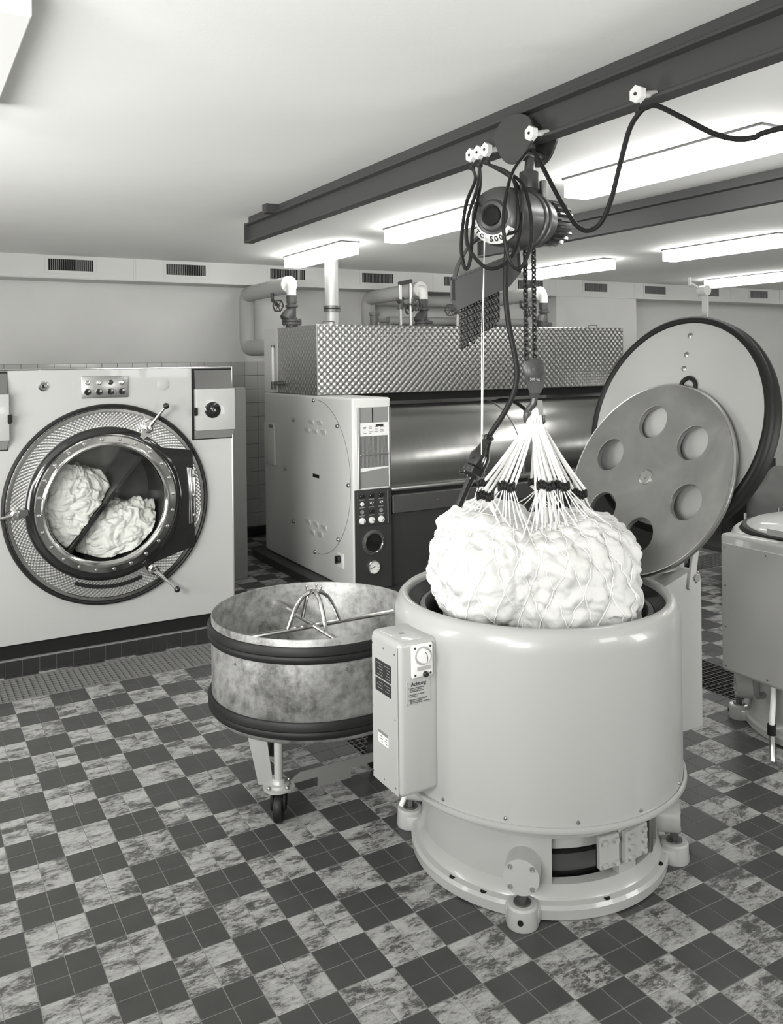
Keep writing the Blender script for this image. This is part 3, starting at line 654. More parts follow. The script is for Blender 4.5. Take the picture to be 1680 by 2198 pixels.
for x in (2.42, 3.0, 5.60): MB().tube(fillet([(x - 0.06, 1.62, 2.262), (x - 0.06, 1.62, 2.295), (x + 0.06, 1.62, 2.295), (x + 0.06, 1.62, 2.262)], 0.015, 3), 0.006, 6).build('lifting_handle', 'steel_dark', hood)
MB().box(2.58, 1.56, 1.56, IX1 - 0.02, 2.7, 1.636).build('hood_gap_shade', 'black_matt', ir, flat=True)  # black block paints in the shade of the recess between hood and roll
MB().cyl((2.585, 1.5, 0.93), (IX1 - 0.1, 1.5, 0.93), 0.60, n=96).build('ironing_roll', 'roll_steel', ir)
for x in (2.60, 4.05): MB().lathe((x, 1.5, 0.93), (1, 0, 0), [(0.601, 0), (0.607, 0.002), (0.607, 0.022), (0.601, 0.024)], 96).build('roll_band', 'steel', ir)
MB().lathe((4.30, 1.5, 0.93), (1, 0, 0), [(0.602, 0), (0.618, 0.004), (0.618, 0.018), (0.602, 0.022)], 60).build('guide_tape', 'black_matt', ir)
MB().rbox(2.60, 0.80, 0.665, IX1 - 0.05, 0.86, 0.815, 0.006, 1).build('feed_ledge', 'steel_dark', ir)
MB().box(2.585, 0.86, 0.80, IX1 - 0.05, 0.95, 0.845).build('feed_gap', 'black_matt', ir, flat=True)
MB().rbox(2.62, 0.852, 0.842, IX1 - 0.05, 0.905, 0.872, 0.006, 2).build('feed_lip', 'steel', ir)
for x in (3.05, 3.9, 4.7): MB().lathe((x, 0.80, 0.74), AX, [(0.014, 0), (0.012, 0.006), (0, 0.007)], 12).build('ledge_bolt', 'steel_dark', ir)
MB().box(2.585, 0.83, 0.07, IX1 - 0.05, 0.9, 0.66).build('front_skirt', 'paint_dark', ir, flat=True)
MB().rbox(IX1 - 0.1, IY, 0.07, IX1 + 0.25, 2.70, 1.634, 0.02, 3).build('far_end_housing', 'paint_light', ir)

# ------------------------------------------------------------------ steam pipes with valves on the hood
def handwheel(c, axis, R, parent, name='handwheel'):
    a, u, v = basis(axis); c = V(c); wv = MB()
    wv.tube([c + (u * math.cos(t) + v * math.sin(t)) * R * (1 + 0.06 * math.cos(6 * t)) for t in [2 * PI * i / 36 for i in range(36)]], R * 0.14, 7, True)
    for i in range(6):
        t = 2 * PI * i / 6; wv.tube([c + (u * math.cos(t) + v * math.sin(t)) * R * 0.15, c + (u * math.cos(t) + v * math.sin(t)) * R * 0.95], R * 0.09, 6)
    wv.cyl(c - a * R * 0.18, c + a * R * 0.18, R * 0.24, n=12)
    return wv.build(name, 'cast_iron', parent)
def steam_pipe(X, label, bypass):
    Y0 = 2.30; t = thing('steam_pipe', label, 'steam pipe', (X, 2.9, 2.27), 'lagged steam pipes behind the hood')
    MB().tube(fillet([(X, Y0 + 0.03, 2.685), (X, 3.3, 2.672), (X, 3.5, 2.670), (X, 3.5, 2.085), (X, 2.75, 2.085)], 0.13, 8), 0.082, 24).build('lagged_pipe', 'lagging', t)
    MB().tube(fillet([(X, Y0 + 0.06, 2.685), (X, Y0 - 0.02, 2.68), (X, Y0 - 0.02, 2.56)], 0.07, 8), 0.045, 20).lathe((X, Y0 + 0.03, 2.685), (0, -1, 0), [(0.083, -0.02), (0.083, 0.0), (0.045, 0.006)], 28).build('pipe_elbow', 'lagging_white', t)
    y = Y0 - 0.02
    vb = MB().cyl((X, y, 2.50), (X, y, 2.575), 0.05, n=20).cyl((X, y, 2.36), (X, y, 2.51), 0.042, n=20).lathe((X, y, 2.475), (0, 0, 1), [(0.045, -0.02), (0.062, -0.012), (0.062, 0.006), (0.045, 0.012)], 24)
    vb.lathe((X - 0.0, y, 2.44), (-0.55, -0.1, -0.75), [(0.04, 0.0), (0.058, 0.06), (0.060, 0.12), (0.045, 0.13), (0, 0.13)], 20)
    vb.build('strainer_valve', 'cast_iron', t)
    fl = MB().lathe((X, y, 2.263), (0, 0, 1), [(0.0, 0.0), (0.06, 0.0), (0.06, 0.03), (0.095, 0.03), (0.095, 0.052), (0.088, 0.054), (0.095, 0.056), (0.095, 0.078), (0.05, 0.08), (0.05, 0.1)], 36).build('pipe_flange', 'cast_iron', t)
    for i in range(8): MB().cyl((X + 0.08 * math.cos(i * PI / 4), y + 0.08 * math.sin(i * PI / 4), 2.283), (X + 0.08 * math.cos(i * PI / 4), y + 0.08 * math.sin(i * PI / 4), 2.35), 0.009, n=6).build('flange_bolt', 'cast_iron', fl)
    hx = X - 0.06
    MB().tube([(hx, 2.62, 2.62), (hx, 2.62, 2.55), (hx - 0.0, 2.50, 2.50)], 0.018, 8).build('valve_stem', 'cast_iron', t)
    handwheel((hx, 2.47, 2.485), (0.15, -1, -0.25), 0.055, t)
    return t
steam_pipe(2.35, 'lagged steam pipe with valve left of the exhaust flue', False)
steam_pipe(3.85, 'lagged steam pipe with valve behind the thin looped pipe', False)
steam_pipe(5.47, 'lagged steam pipe with valve behind the hoist chains', False)
t = thing('condensate_header', 'pair of long horizontal pipes on the wall behind the chains', 'pipe', (5.3, 3.6, 2.4))
MB().cyl((3.95, 3.56, 2.66), (5.36, 3.56, 2.66), 0.075, n=20).build('upper_pipe', 'lagging', t)
MB().cyl((4.2, 3.655, 2.42), (6.3, 3.655, 2.42), 0.05, n=20).build('lower_pipe', 'lagging', t)
for x in (4.5, 5.1, 5.7): MB().box(x - 0.02, 3.64, 2.2, x + 0.02, YW - 0.013, 2.371).build('pipe_support', 'cast_iron', t, flat=True)
t = thing('vent_loop_pipe', 'thin pipe bent over in a narrow loop above the hood', 'pipe', (3.55, 2.2, 2.26))
MB().tube(fillet([(3.52, 2.2, 2.263), (3.52, 2.2, 2.74), (3.64, 2.2, 2.74), (3.64, 2.2, 2.263)], 0.03, 5), 0.016, 10).build('loop_pipe', 'steel', t)
MB().cyl((3.505, 2.2, 2.72), (3.655, 2.2, 2.755), 0.022, n=10).build('elbow_fitting', 'cast_iron', t)
vb = MB().cyl((3.52, 2.2, 2.46), (3.52, 2.2, 2.56), 0.03, n=12).cyl((3.52, 2.2, 2.52), (3.45, 2.15, 2.56), 0.018, n=10).build('stop_valve', 'cast_iron', t)
handwheel((3.70, 2.17, 2.51), (0.2, -1, 0), 0.06, t); MB().cyl((3.62, 2.2, 2.51), (3.71, 2.19, 2.51), 0.014, n=8).build('valve_stem', 'cast_iron', t)
t = thing('drain_valve', 'small valve with wheel on a thin riser left of the hoist chain bucket', 'valve', (4.22, 2.2, 2.26))
MB().cyl((4.22, 2.2, 2.2635), (4.22, 2.2, 2.52), 0.016, n=10).build('riser_pipe', 'steel', t)
MB().cyl((4.22, 2.2, 2.42), (4.22, 2.2, 2.5), 0.032, n=12).cyl((4.22, 2.2, 2.46), (4.12, 2.16, 2.46), 0.016, n=8).build('valve_body', 'cast_iron', t)
handwheel((4.10, 2.15, 2.46), (-0.8, -0.6, 0), 0.058, t)
t = thing('hood_stub', 'short capped pipe stub on top of the steel hood', 'pipe', (3.15, 2.1, 2.26))
MB().lathe((3.16, 2.1, 2.2635), (0, 0, 1), [(0.045, 0), (0.045, 0.12), (0.055, 0.125), (0.055, 0.15), (0, 0.152)], 20).build('stub', 'cast_iron', t)
t = thing('exhaust_flue', 'galvanised exhaust flue rising from the hood to the ceiling', 'flue pipe', (2.62, 1.95, 2.26))
MB().lathe((2.62, 1.95, 2.2635), (0, 0, 1), [(0.066, 0), (0.066, ZC - 2.2645)], 32).build('flue_pipe', 'galvanised', t)
MB().lathe((2.62, 1.95, 2.40), (0, 0, 1), [(0.067, 0), (0.080, 0.002), (0.080, 0.026), (0.070, 0.03), (0.080, 0.034), (0.080, 0.06), (0.067, 0.062)], 32).build('pipe_clamp', 'steel_dark', t)

# ------------------------------------------------------------------ hydro extractors
def rad(C, th, r, z): return V((C.x + r * math.cos(th), C.y + r * math.sin(th), z))
def extractor(C, label, opened):
    t = thing('hydro_extractor', label, 'spin extractor', (C.x, C.y, 0), 'hydro extractors')
    O = (C.x, C.y, 0); Zx = (0, 0, 1); D = math.radians
    # cast base with two windows
    b = MB().lathe(O, Zx, [(0.40, 0.0), (0.488, 0.0), (0.502, 0.006), (0.505, 0.04), (0.497, 0.052), (0.478, 0.058), (0.468, 0.075), (0.462, 0.105), (0.42, 0.105)], 96, True)
    b.lathe(O, Zx, [(0.43, 0.262), (0.460, 0.262), (0.466, 0.30), (0.480, 0.325), (0.480, 0.345), (0.43, 0.345)], 96, True)
    for a0, a1, n in ((-54, 237, 72), (-91, -80, 5)): b.lathe(O, Zx, [(0.43, 0.105), (0.462, 0.105), (0.460, 0.262), (0.43, 0.262)], n, True, D(a0) + PI / 2, D(a1) + PI / 2)
    base = b.build('cast_base', 'paint', t)
    for th in (-168, -152, -100, -62, -20): MB().lathe(rad(C, D(th), 0.487, 0.0535), Zx, [(0.012, 0), (0.012, 0.0025), (0, 0.0025)], 14).build('anchor_hole', 'black_matt', base)
    MB().lathe(O, Zx, [(0.33, 0.02), (0.33, 0.345), (0.0, 0.345)], 48).build('inner_housing', 'steel_dark', t)
    MB().lathe(O, Zx, [(0.395, 0.20), (0.410, 0.20), (0.410, 0.245), (0.395, 0.245)], 60, True).build('brake_band', 'paint', t)
    MB().lathe(O, Zx, [(0.34, 0.115), (0.40, 0.115), (0.40, 0.175), (0.34, 0.175)], 24, True, D(-128) + PI / 2, D(-98) + PI / 2).build('brake_shoe', 'steel_dark', t)
    def rframe(th, r, z): return frame(rad(C, th, r, z), (-math.sin(th), math.cos(th), 0), (0, 0, 1))
    for th, r, w_, h_, bl in ((D(-97), 0.462, 0.042, 0.058, 4), (D(-82), 0.470, 0.062, 0.055, 6)):
        F = rframe(th, r, 0.20); br = MB().rbox(-w_, -h_, -0.012, w_, h_, 0.012, 0.004, 1, F).build('brake_bracket', 'paint', t)
        for i in range(bl):
            lx = (-1 if i % 2 == 0 else 1) * w_ * 0.62; ly = (-1 + 2 * (i // 2) / max(1, bl // 2 - 1)) * h_ * 0.68
            p = F @ V((lx, ly, 0.012)); q = F @ V((lx, ly, 0.022)); MB().cyl(p, q, 0.0105, n=6).build('hex_bolt', 'paint', br)
    F = rframe(D(-70), 0.452, 0.20)
    MB().rbox(-0.012, -0.075, -0.03, 0.012, 0.075, 0.03, 0.004, 1, F).build('brake_arm', 'steel', t)
    for th in (-135, -45, 45, 135):
        th = D(th); d = V((math.cos(th), math.sin(th), 0))
        bs = MB().cyl(rad(C, th, 0.42, 0.168), rad(C, th, 0.545, 0.168), 0.062, n=32).build('spring_boss', 'paint', t)
        side = V((-d.y, d.x, 0))
        for sx in (-1, 1):
            for sz in (-1, 1):
                p = rad(C, th, 0.545, 0.168) + side * sx * 0.038 + V((0, 0, sz * 0.034)); MB().lathe(p, d, [(0.009, 0), (0.009, 0.003), (0.005, 0.003), (0.005, 0.001), (0, 0.001)], 12).build('cap_screw', 'steel', bs)
        ft = MB().lathe(rad(C, th, 0.525, 0), Zx, [(0.0, 0.0), (0.054, 0.0), (0.056, 0.006), (0.052, 0.066), (0.046, 0.072), (0.0, 0.073)], 28).rbox(-0.06, 0.0, -0.06, 0.06, 0.06, 0.03, 0.012, 2, frame(rad(C, th, 0.50, 0), side, (0, 0, 1))).build('foot', 'paint', t)
        MB().cyl(rad(C, th, 0.525, 0.072), rad(C, th, 0.525, 0.11), 0.017, n=6).lathe(rad(C, th, 0.525, 0.072), Zx, [(0.03, 0), (0.03, 0.006), (0.0, 0.006)], 20).build('foot_bolt', 'steel_dark', ft)
        MB().lathe(rad(C, th, 0.579, 0.035), d, [(0.010, 0), (0.010, 0.003), (0.006, 0.003), (0, 0.0)], 12).build('foot_hole', 'black_matt', ft)
    # drum jacket with a rolled rim
    prof = [(0.545, 0.348), (0.56, 0.348), (0.56, 0.93), (0.5585, 0.955), (0.553, 0.978), (0.543, 0.998), (0.530, 1.010), (0.516, 1.013), (0.508, 1.006), (0.504, 0.992), (0.504, 0.95)]
    MB().lathe(O, Zx, prof, 128).build('drum_jacket', 'paint', t, 60)
    MB().lathe(O, Zx, [(0.46, 0.334), (0.570, 0.334), (0.574, 0.340), (0.572, 0.352), (0.562, 0.354)], 128).build('jacket_flange', 'paint', t, 50)
    for th in (-165, -140, -115, -90, -62, -35): MB().lathe(rad(C, D(th), 0.56, 0.372), rad(V((0, 0, 0)), D(th), 1, 0), [(0.007, 0), (0.006, 0.004), (0, 0.006)], 10).build('jacket_screw', 'steel', t)
    if opened:
        MB().lathe(O, Zx, [(0.504, 0.985), (0.497, 0.975), (0.462, 0.955), (0.455, 0.90)], 96).build('rim_seal', 'rubber', t)
        MB().lathe(O, Zx, [(0.462, 0.945), (0.458, 0.956), (0.440, 0.958), (0.434, 0.948), (0.434, 0.5), (0.0, 0.5)], 96).build('basket', 'steel_dark', t)
    # hinge post behind the drum
    px0, px1, py0, py1 = C.x + 0.50, C.x + 0.872, C.y - 0.085, C.y + 0.075
    pp = [(px0, 0.30), (px1, 0.30), (px1, 0.955), (px1 - 0.012, 0.985), (px1 - 0.04, 0.998), (px1 - 0.085, 0.99), (px0 + 0.09, 0.93), (px0, 0.90)]
    post = MB().prism(pp, (0, py0, 0), (1, 0, 0), (0, 0, 1), (0, py1 - py0, 0)).build('hinge_post', 'paint', t, flat=True)
    MB().cyl((px1 - 0.045, py0 - 0.022, 0.965), (px1 - 0.045, py1 + 0.022, 0.965), 0.018, n=6).lathe((px1 - 0.045, py0, 0.965), AX, [(0.027, 0), (0.027, 0.008), (0.02, 0.012), (0, 0.012)], 20).build('hinge_bolt', 'steel', post)
    # electrical box
    if opened:
        bx0, bx1, by0, by1, bz0, bz1 = C.x - 0.70, C.x - 0.535, -2.79, -2.58, 0.40, 0.945
        eb = MB().rbox(bx0, by0, bz0, bx1, by1, bz1, 0.02, 4).build('control_box', 'paint', t)
        MB().rbox(bx1 - 0.03, by0 + 0.03, bz0 + 0.01, bx1 + 0.06, by1 - 0.02, bz1 - 0.03, 0.01, 2).build('box_neck', 'paint', eb)
        dp = MB().rbox(bx0 - 0.0025, by0 + 0.016, bz0 + 0.004, bx0 + 0.002, by1 - 0.012, bz1 - 0.02, 0.002, 1).build('box_cover', 'paint', eb)
        MB().box(bx0 - 0.0008, by0 + 0.0125, bz0 + 0.004, bx0 + 0.001, by0 + 0.0155, bz1 - 0.02).build('cover_joint', 'print_grey', eb, flat=True)
        for y, z in ((-2.76, 0.90), (-2.60, 0.90), (-2.76, 0.67), (-2.60, 0.67), (-2.76, 0.43), (-2.60, 0.43), (-2.68, 0.90), (-2.68, 0.43)):
            MB().lathe((bx0 - 0.0025, y, z), (-1, 0, 0), [(0.004, 0), (0.003, 0.002), (0, 0.002)], 8).build('cover_screw', 'steel', dp)
        for z0, z1 in ((0.787, 0.85), (0.735, 0.782)):
            pl = MB().rbox(bx0 - 0.0045, -2.735, z0, bx0 - 0.002, -2.62, z1, 0.001, 1).build('name_plate', 'ink', dp)
            ln = MB()
            for i in range(5 if z1 > 0.8 else 3):
                zz = z1 - 0.011 - i * 0.0105
                for k in range(2): ln.box(bx0 - 0.0049, -2.728 + k * 0.052, zz - 0.0012, bx0 - 0.0044, -2.728 + k * 0.052 + random.uniform(0.02, 0.045), zz + 0.0012)
            ln.build('plate_print', 'print_grey', pl, flat=True)
        lp = MB().rbox(bx0 - 0.0045, -2.711, 0.55, bx0 - 0.002, -2.638, 0.598, 0.001, 1).build('inspection_label', 'white_paper', dp)
        ln = MB().box(bx0 - 0.005, -2.711, 0.586, bx0 - 0.0044, -2.638, 0.598)
        for i in range(3):
            for k in range(2): ln.box(bx0 - 0.005, -2.704 + k * 0.032, 0.558 + i * 0.009, bx0 - 0.0044, -2.704 + k * 0.032 + random.uniform(0.01, 0.024), 0.561 + i * 0.009)
        ln.build('label_print', 'print_grey', lp, flat=True)
        MB().rbox(0.612, -2.70, bz1 - 0.002, 0.632, -2.685, bz1 + 0.0015, 0.001, 1).build('top_plug', 'paint_grey', eb)
        # switch plate on the front
        yy = by0
        sp = MB().rbox(0.599, yy - 0.014, 0.818, 0.686, yy + 0.001, 0.934, 0.006, 3).build('switch_plate', 'white_plastic', eb)
        for x in (0.611, 0.674):
            for z in (0.828, 0.923): MB().lathe((x, yy - 0.014, z), AX, [(0.0045, 0), (0.0035, 0.0015), (0, 0.0015)], 10).build('plate_screw', 'ink', sp)
        MB().lathe((0.643, yy - 0.014, 0.893), AX, [(0.033, 0), (0.033, 0.0015), (0, 0.0015)], 36).build('switch_scale', 'print_light', sp)
        MB().lathe((0.643, yy - 0.0155, 0.893), AX, [(0.026, 0), (0.024, 0.014), (0.02, 0.017), (0, 0.017)], 36).build('rotary_switch', 'white_plastic', sp)
        MB().tube(smooth_path([(0.640, yy - 0.0327, 0.913), (0.649, yy - 0.0327, 0.900), (0.650, yy - 0.0327, 0.883), (0.648, yy - 0.0327, 0.875)], 3), 0.0012, 5).build('switch_pointer', 'ink', sp)
        MB().rbox(0.618, yy - 0.016, 0.842, 0.676, yy - 0.013, 0.856, 0.001, 1).build('scale_window', 'print_light', sp)
        MB().lathe((0.652, yy - 0.014, 0.827), AX, [(0.0105, 0), (0.010, 0.008), (0.007, 0.012), (0, 0.012)], 18).build('push_button', 'black_gloss', sp)
        sg_ = MB().rbox(0.580, yy - 0.0025, 0.723, 0.681, yy + 0.001, 0.806, 0.001, 1).build('warning_sign', 'print_light', eb)
        for x in (0.585, 0.676):
            for z in (0.728, 0.801): MB().lathe((x, yy - 0.0025, z), AX, [(0.0026, 0), (0, 0.0015)], 8).build('sign_screw', 'steel', sg_)
        text('sign_heading', 'Achtung', 0.0185, (0.630, yy - 0.0027, 0.794), (1, 0, 0), (0, 0, 1), 'ink', sg_, bold=0.0004)
        text('sign_text', '1 Laufend gleichm\u00e4ssig\n   im ganzen Umfang\n   mit W\u00e4sche beladen\n\n2 Maschine beim Anlauf\n   beobachten\n\n3 Bei starkem Ausschlag die\n   Maschine anhalten\n   und W\u00e4sche besser verteilen', 0.0068, (0.589, yy - 0.0027, 0.755), (1, 0, 0), (0, 0, 1), 'ink', sg_, 'LEFT', 0.0002, 0.0001, 0.85)
        MB().tube(smooth_path([(bx1 - 0.10, by0 + 0.09, 0.405), (bx1 - 0.09, by0 + 0.10, 0.36), (bx1 - 0.115, by0 + 0.09, 0.325)], 4), 0.009, 8).build('box_cable', 'white_plastic', eb)
    return t
mat('print_light', 0.38, 0.5)
e1 = extractor(EX1, 'cream spin extractor with raised lid, loaded by the hoist', True)
# raised lid of the first extractor
LC, n_ = V((2.062, -2.67, 1.640)), V((-math.cos(math.radians(16.2)), 0, math.sin(math.radians(16.2))))
lu = V((math.sin(math.radians(16.2)), 0, math.cos(math.radians(16.2)))); lr = V((0, -1, 0))
lid = MB().lathe(LC, n_, [(0.0, -0.055), (0.40, -0.055), (0.470, -0.040), (0.474, 0.0), (0.470, 0.010), (0.40, 0.014), (0.0, 0.016)], 96).build('lid', 'paint', e1, 40)
tag(lid, 'raised round cream lid')
MB().lathe(LC, n_, [(0.462, 0.004), (0.470, 0.020), (0.485, 0.024), (0.497, 0.014), (0.500, -0.010), (0.494, -0.022), (0.500, -0.032), (0.498, -0.055), (0.470, -0.058)], 128).build('lid_seal', 'rubber', lid, 60)
for vv in (0.405, 0.315, 0.250):
    p = LC + lu * vv + lr * 0.012 + n_ * 0.014; MB().lathe(p, n_, [(0.0, 0.0), (0.013, 0.0), (0.013, 0.003), (0.008, 0.006), (0, 0.007)], 14).build('lid_bolt', 'steel', lid)
MB().tube(smooth_path([LC + lu * 0.15 + lr * 0.10 + n_ * 0.012, LC + lu * 0.185 + lr * 0.095 + n_ * 0.022, LC + lu * 0.205 + lr * 0.06 + n_ * 0.024, LC + lu * 0.185 + lr * 0.025 + n_ * 0.022, LC + lu * 0.15 + lr * 0.02 + n_ * 0.012], 5), 0.010, 8).build('lid_grip', 'rubber', lid)
arm = MB()
arm.prism([(-0.03, -0.55), (0.03, -0.55), (0.03, 0.50), (-0.03, 0.50)], LC - n_ * 0.056, lr, lu, -n_ * 0.03)
arm.build('lid_arm', 'paint', lid, flat=True)
st = [LC + lu * v_ - n_ * d_ for v_, d_ in ((0.44, 0.07), (0.54, 0.07), (0.60, 0.055), (0.635, 0.03))]
sm = MB()
for a_, b_ in zip(st[:-1], st[1:]): sm.prism([(-0.016, 0), (0.016, 0), (0.016, (b_ - a_).length), (-0.016, (b_ - a_).length)], a_, lr, (b_ - a_).normalized(), (lr.cross((b_ - a_).normalized())) * 0.008)
sm.build('latch_strap', 'paint', lid, flat=True)
lk_ = MB().cyl(st[-1] + lr * 0.022, st[-1] - lr * 0.022, 0.024, n=20).build('latch_hub', 'paint', lid)
MB().tube([st[-1] + n_ * 0.01, st[-1] + n_ * 0.06 + lr * -0.03 + lu * 0.02], 0.006, 8).cyl(st[-1] + n_ * 0.06 + lr * -0.03 + lu * 0.005, st[-1] + n_ * 0.065 + lr * -0.035 + lu * 0.045, 0.007, n=8).build('latch_lever', 'paint', lk_)
hb_ = LC - lu * 0.50 - n_ * 0.06
for sgn in (-1, 1):
    a_ = V((2.055, -2.67 + sgn * 0.098, 0.935)); b_ = V((2.10, -2.67 + sgn * 0.098, 1.16)); dd_ = (b_ - a_).normalized()
    MB().prism([(-0.018, -0.012), (-0.010, -0.02), (0.010, -0.02), (0.018, -0.012), (0.018, 0.235), (-0.018, 0.235)], a_, V((1, 0, 0)) - dd_ * dd_.x, dd_, (0, 0.012, 0)).build('hinge_link', 'paint', lid, flat=True)
MB().prism([(1.86, 0.985), (2.08, 0.99), (2.12, 1.20), (2.05, 1.19)], (0, -2.70, 0), (1, 0, 0), (0, 0, 1), (0, 0.06, 0)).build('hinge_web', 'paint', lid, flat=True)
# perforated pressure disc leaning on the lid
CD = V((1.883, -2.67, 1.413)); ph = math.radians(24.4); nd = V((-math.cos(ph), 0, math.sin(ph))); ud = V((math.sin(ph), 0, math.cos(ph)))
holes = [circle(0.080, 40, (0.262 * math.cos(a), 0.262 * math.sin(a))) for a in [math.radians(90 + 12 + 60 * i) for i in range(6)]]
pdsc = thing('basket_cover', 'round steel plate with six holes leaning against the raised lid', 'cover plate', CD - ud * 0.442)
curve_mesh('cover_plate', [circle(0.437, 128)] + holes, 0.009, 0.003, 'disc_metal', frame(CD - nd * 0.012, (0, -1, 0), ud), pdsc)
MB().lathe(CD, nd, [(0.430, -0.024), (0.441, -0.024), (0.444, -0.016), (0.444, -0.006), (0.438, 0.002), (0.434, 0.0)], 128).build('plate_rim', 'steel', pdsc)
hubp = MB().lathe(CD, nd, [(0.036, -0.001), (0.036, 0.004), (0.030, 0.006), (0.028, 0.003), (0.010, 0.003), (0.008, 0.007), (0, 0.007)], 32).build('hub_boss', 'steel', pdsc)

e2 = extractor(EX2, 'second spin extractor with closed lid, cut by the right picture edge', False)
C2 = EX2
lid2 = MB().lathe((C2.x, C2.y, 0), (0, 0, 1), [(0.475, 1.005), (0.474, 1.035), (0.45, 1.046), (0.30, 1.060), (0.0, 1.066)], 96).build('lid', 'paint', e2, 50)
MB().lathe((C2.x, C2.y, 0), (0, 0, 1), [(0.506, 1.0), (0.506, 1.016), (0.498, 1.030), (0.486, 1.034), (0.474, 1.030), (0.474, 1.0)], 96).build('lid_seal', 'rubber', lid2)
stp = [(C2.x + x, 1.045 + 0.05 * (1 - (x / 0.62) ** 2)) for x in (-0.56, -0.4, -0.2, 0.0, 0.2, 0.4, 0.6, 0.8)]
ss = MB()
for a_, b_ in zip(stp[:-1], stp[1:]): ss.prism([(a_[0], a_[1]), (b_[0], b_[1]), (b_[0], b_[1] + 0.03), (a_[0], a_[1] + 0.03)], (0, C2.y - 0.05, 0), (1, 0, 0), (0, 0, 1), (0, 0.10, 0))
ss.build('lid_arm', 'paint', lid2, flat=True)
cab = MB().rbox(2.705, -3.02, 0.325, 2.80, -2.385, 1.03, 0.018, 3).build('control_cabinet', 'paint', e2)
MB().rbox(2.699, -3.0, 0.34, 2.707, -2.40, 0.985, 0.003, 1).build('cabinet_cover', 'paint', cab)
for y in (-2.42, -2.66, -2.9):
    for z in (0.36, 0.965): MB().lathe((2.699, y, z), (-1, 0, 0), [(0.006, 0), (0.004, 0.003), (0, 0.003)], 8).build('cover_screw', 'steel_dark', cab)
for z in (0.56, 0.77): MB().lathe((2.699, -2.42, z), (-1, 0, 0), [(0.006, 0), (0.004, 0.003), (0, 0.003)], 8).build('cover_screw', 'steel_dark', cab)
MB().box(2.79, -2.95, 0.40, 2.86, -2.45, 0.9).build('cabinet_bracket', 'paint', cab, flat=True)
hz = MB().tube(smooth_path([(2.75, -2.66, 0.36), (2.70, -2.69, 0.26), (2.675, -2.70, 0.18), (2.672, -2.70, 0.15)], 5), 0.013, 10).build('cable_sleeve', 'white_plastic', e2)
MB().cyl((2.673, -2.70, 0.165), (2.672, -2.70, 0.115), 0.02, n=12).build('cable_gland', 'rubber', hz)
MB().tube(smooth_path([(2.672, -2.70, 0.12), (2.668, -2.705, 0.07), (2.655, -2.715, 0.02), (2.648, -2.72, 0.0)], 5), 0.014, 10).build('conduit', 'steel', hz)
MB().tube(smooth_path([(2.79, -2.52, 0.40), (2.80, -2.52, 0.27), (2.84, -2.50, 0.2), (2.92, -2.5, 0.2)], 5), 0.016, 8).build('drain_hose', 'paint_grey', e2)

# ------------------------------------------------------------------ round loading tub on castors
TC = V((0.738, -1.68, 0)); TR = 0.472
tb = thing('laundry_tub', 'round stained aluminium laundry tub on castors with black bumper bands', 'laundry tub', (TC.x, TC.y, 0))
Zx = (0, 0, 1)
MB().lathe(TC, Zx, [(0.0, 0.345), (0.38, 0.345), (0.44, 0.352), (TR - 0.003, 0.38), (TR - 0.003, 0.772), (TR + 0.001, 0.776), (TR + 0.004, 0.772), (TR + 0.004, 0.352), (TR - 0.004, 0.338), (0.44, 0.328), (0.40, 0.322), (0.0, 0.322)], 128).build('tub_wall', 'tub_metal', tb, 50)
for z in (0.712, 0.398):
    MB().lathe(TC, Zx, [(TR + 0.0035, z - 0.034), (TR + 0.014, z - 0.036), (TR + 0.020, z - 0.026), (TR + 0.020, z - 0.012), (TR + 0.016, z - 0.006), (TR + 0.021, z), (TR + 0.021, z + 0.022), (TR + 0.014, z + 0.034), (TR + 0.0035, z + 0.034)], 128).build('bumper_band', 'rubber', tb)
for a in (200, 262, 305): MB().lathe(rad(TC, math.radians(a), TR + 0.004, 0.64), rad(V((0, 0, 0)), math.radians(a), 1, 0), [(0.007, 0), (0.005, 0.004), (0, 0.005)], 10).build('rivet', 'steel', tb)
zf = 0.69
sp_ = MB().tube([(TC.x, TC.y - TR + 0.004, zf), (TC.x, TC.y + TR - 0.004, zf)], 0.011, 10).tube([(TC.x - TR + 0.004, TC.y, zf), (TC.x + TR - 0.004, TC.y, zf)], 0.011, 10).build('cross_bars', 'chrome', tb)
dm = MB()
for k in range(4):
    a = k * PI / 2; d = V((math.cos(a), math.sin(a), 0))
    dm.tube(smooth_path([TC + d * 0.135 + V((0, 0, zf)), TC + d * 0.105 + V((0, 0, zf + 0.07)), TC + d * 0.065 + V((0, 0, zf + 0.135)), TC + d * 0.025 + V((0, 0, zf + 0.158)), TC + V((0, 0, zf + 0.16))], 5), 0.010, 10)
dome = dm.build('hanger_dome', 'chrome', tb)
for k in range(4):
    a = k * PI / 2 + PI / 4; c = TC + V((math.cos(a) * 0.035, math.sin(a) * 0.035, zf + 0.16)); MB().cyl(c, c + V((0, 0, 0.022)), 0.005, n=8).ball(c + V((0, 0, 0.025)), 0.007, 8, 6).build('hook_pin', 'chrome', dome)
zp = 0.150; c = TC + V((-0.317, -0.318, 0))
ca = MB().prism([(0.066 * math.cos(k * PI / 8) * (1.15 if k % 4 == 2 else 1), 0.066 * math.sin(k * PI / 8)) for k in range(16)], (c.x, c.y, zp - 0.005), (1, 0, 0), (0, 1, 0), (0, 0, 0.008)).lathe(c, Zx, [(0.046, zp + 0.003), (0.044, zp + 0.012), (0.030, zp + 0.016), (0.026, zp + 0.028), (0.02, zp + 0.033)], 28).build('castor', 'galvanised', tb, 30)
MB().cyl(c + V((0, 0, zp + 0.02)), V((c.x, c.y, 0.37)), 0.0185, n=16).build('castor_post', 'galvanised', ca)
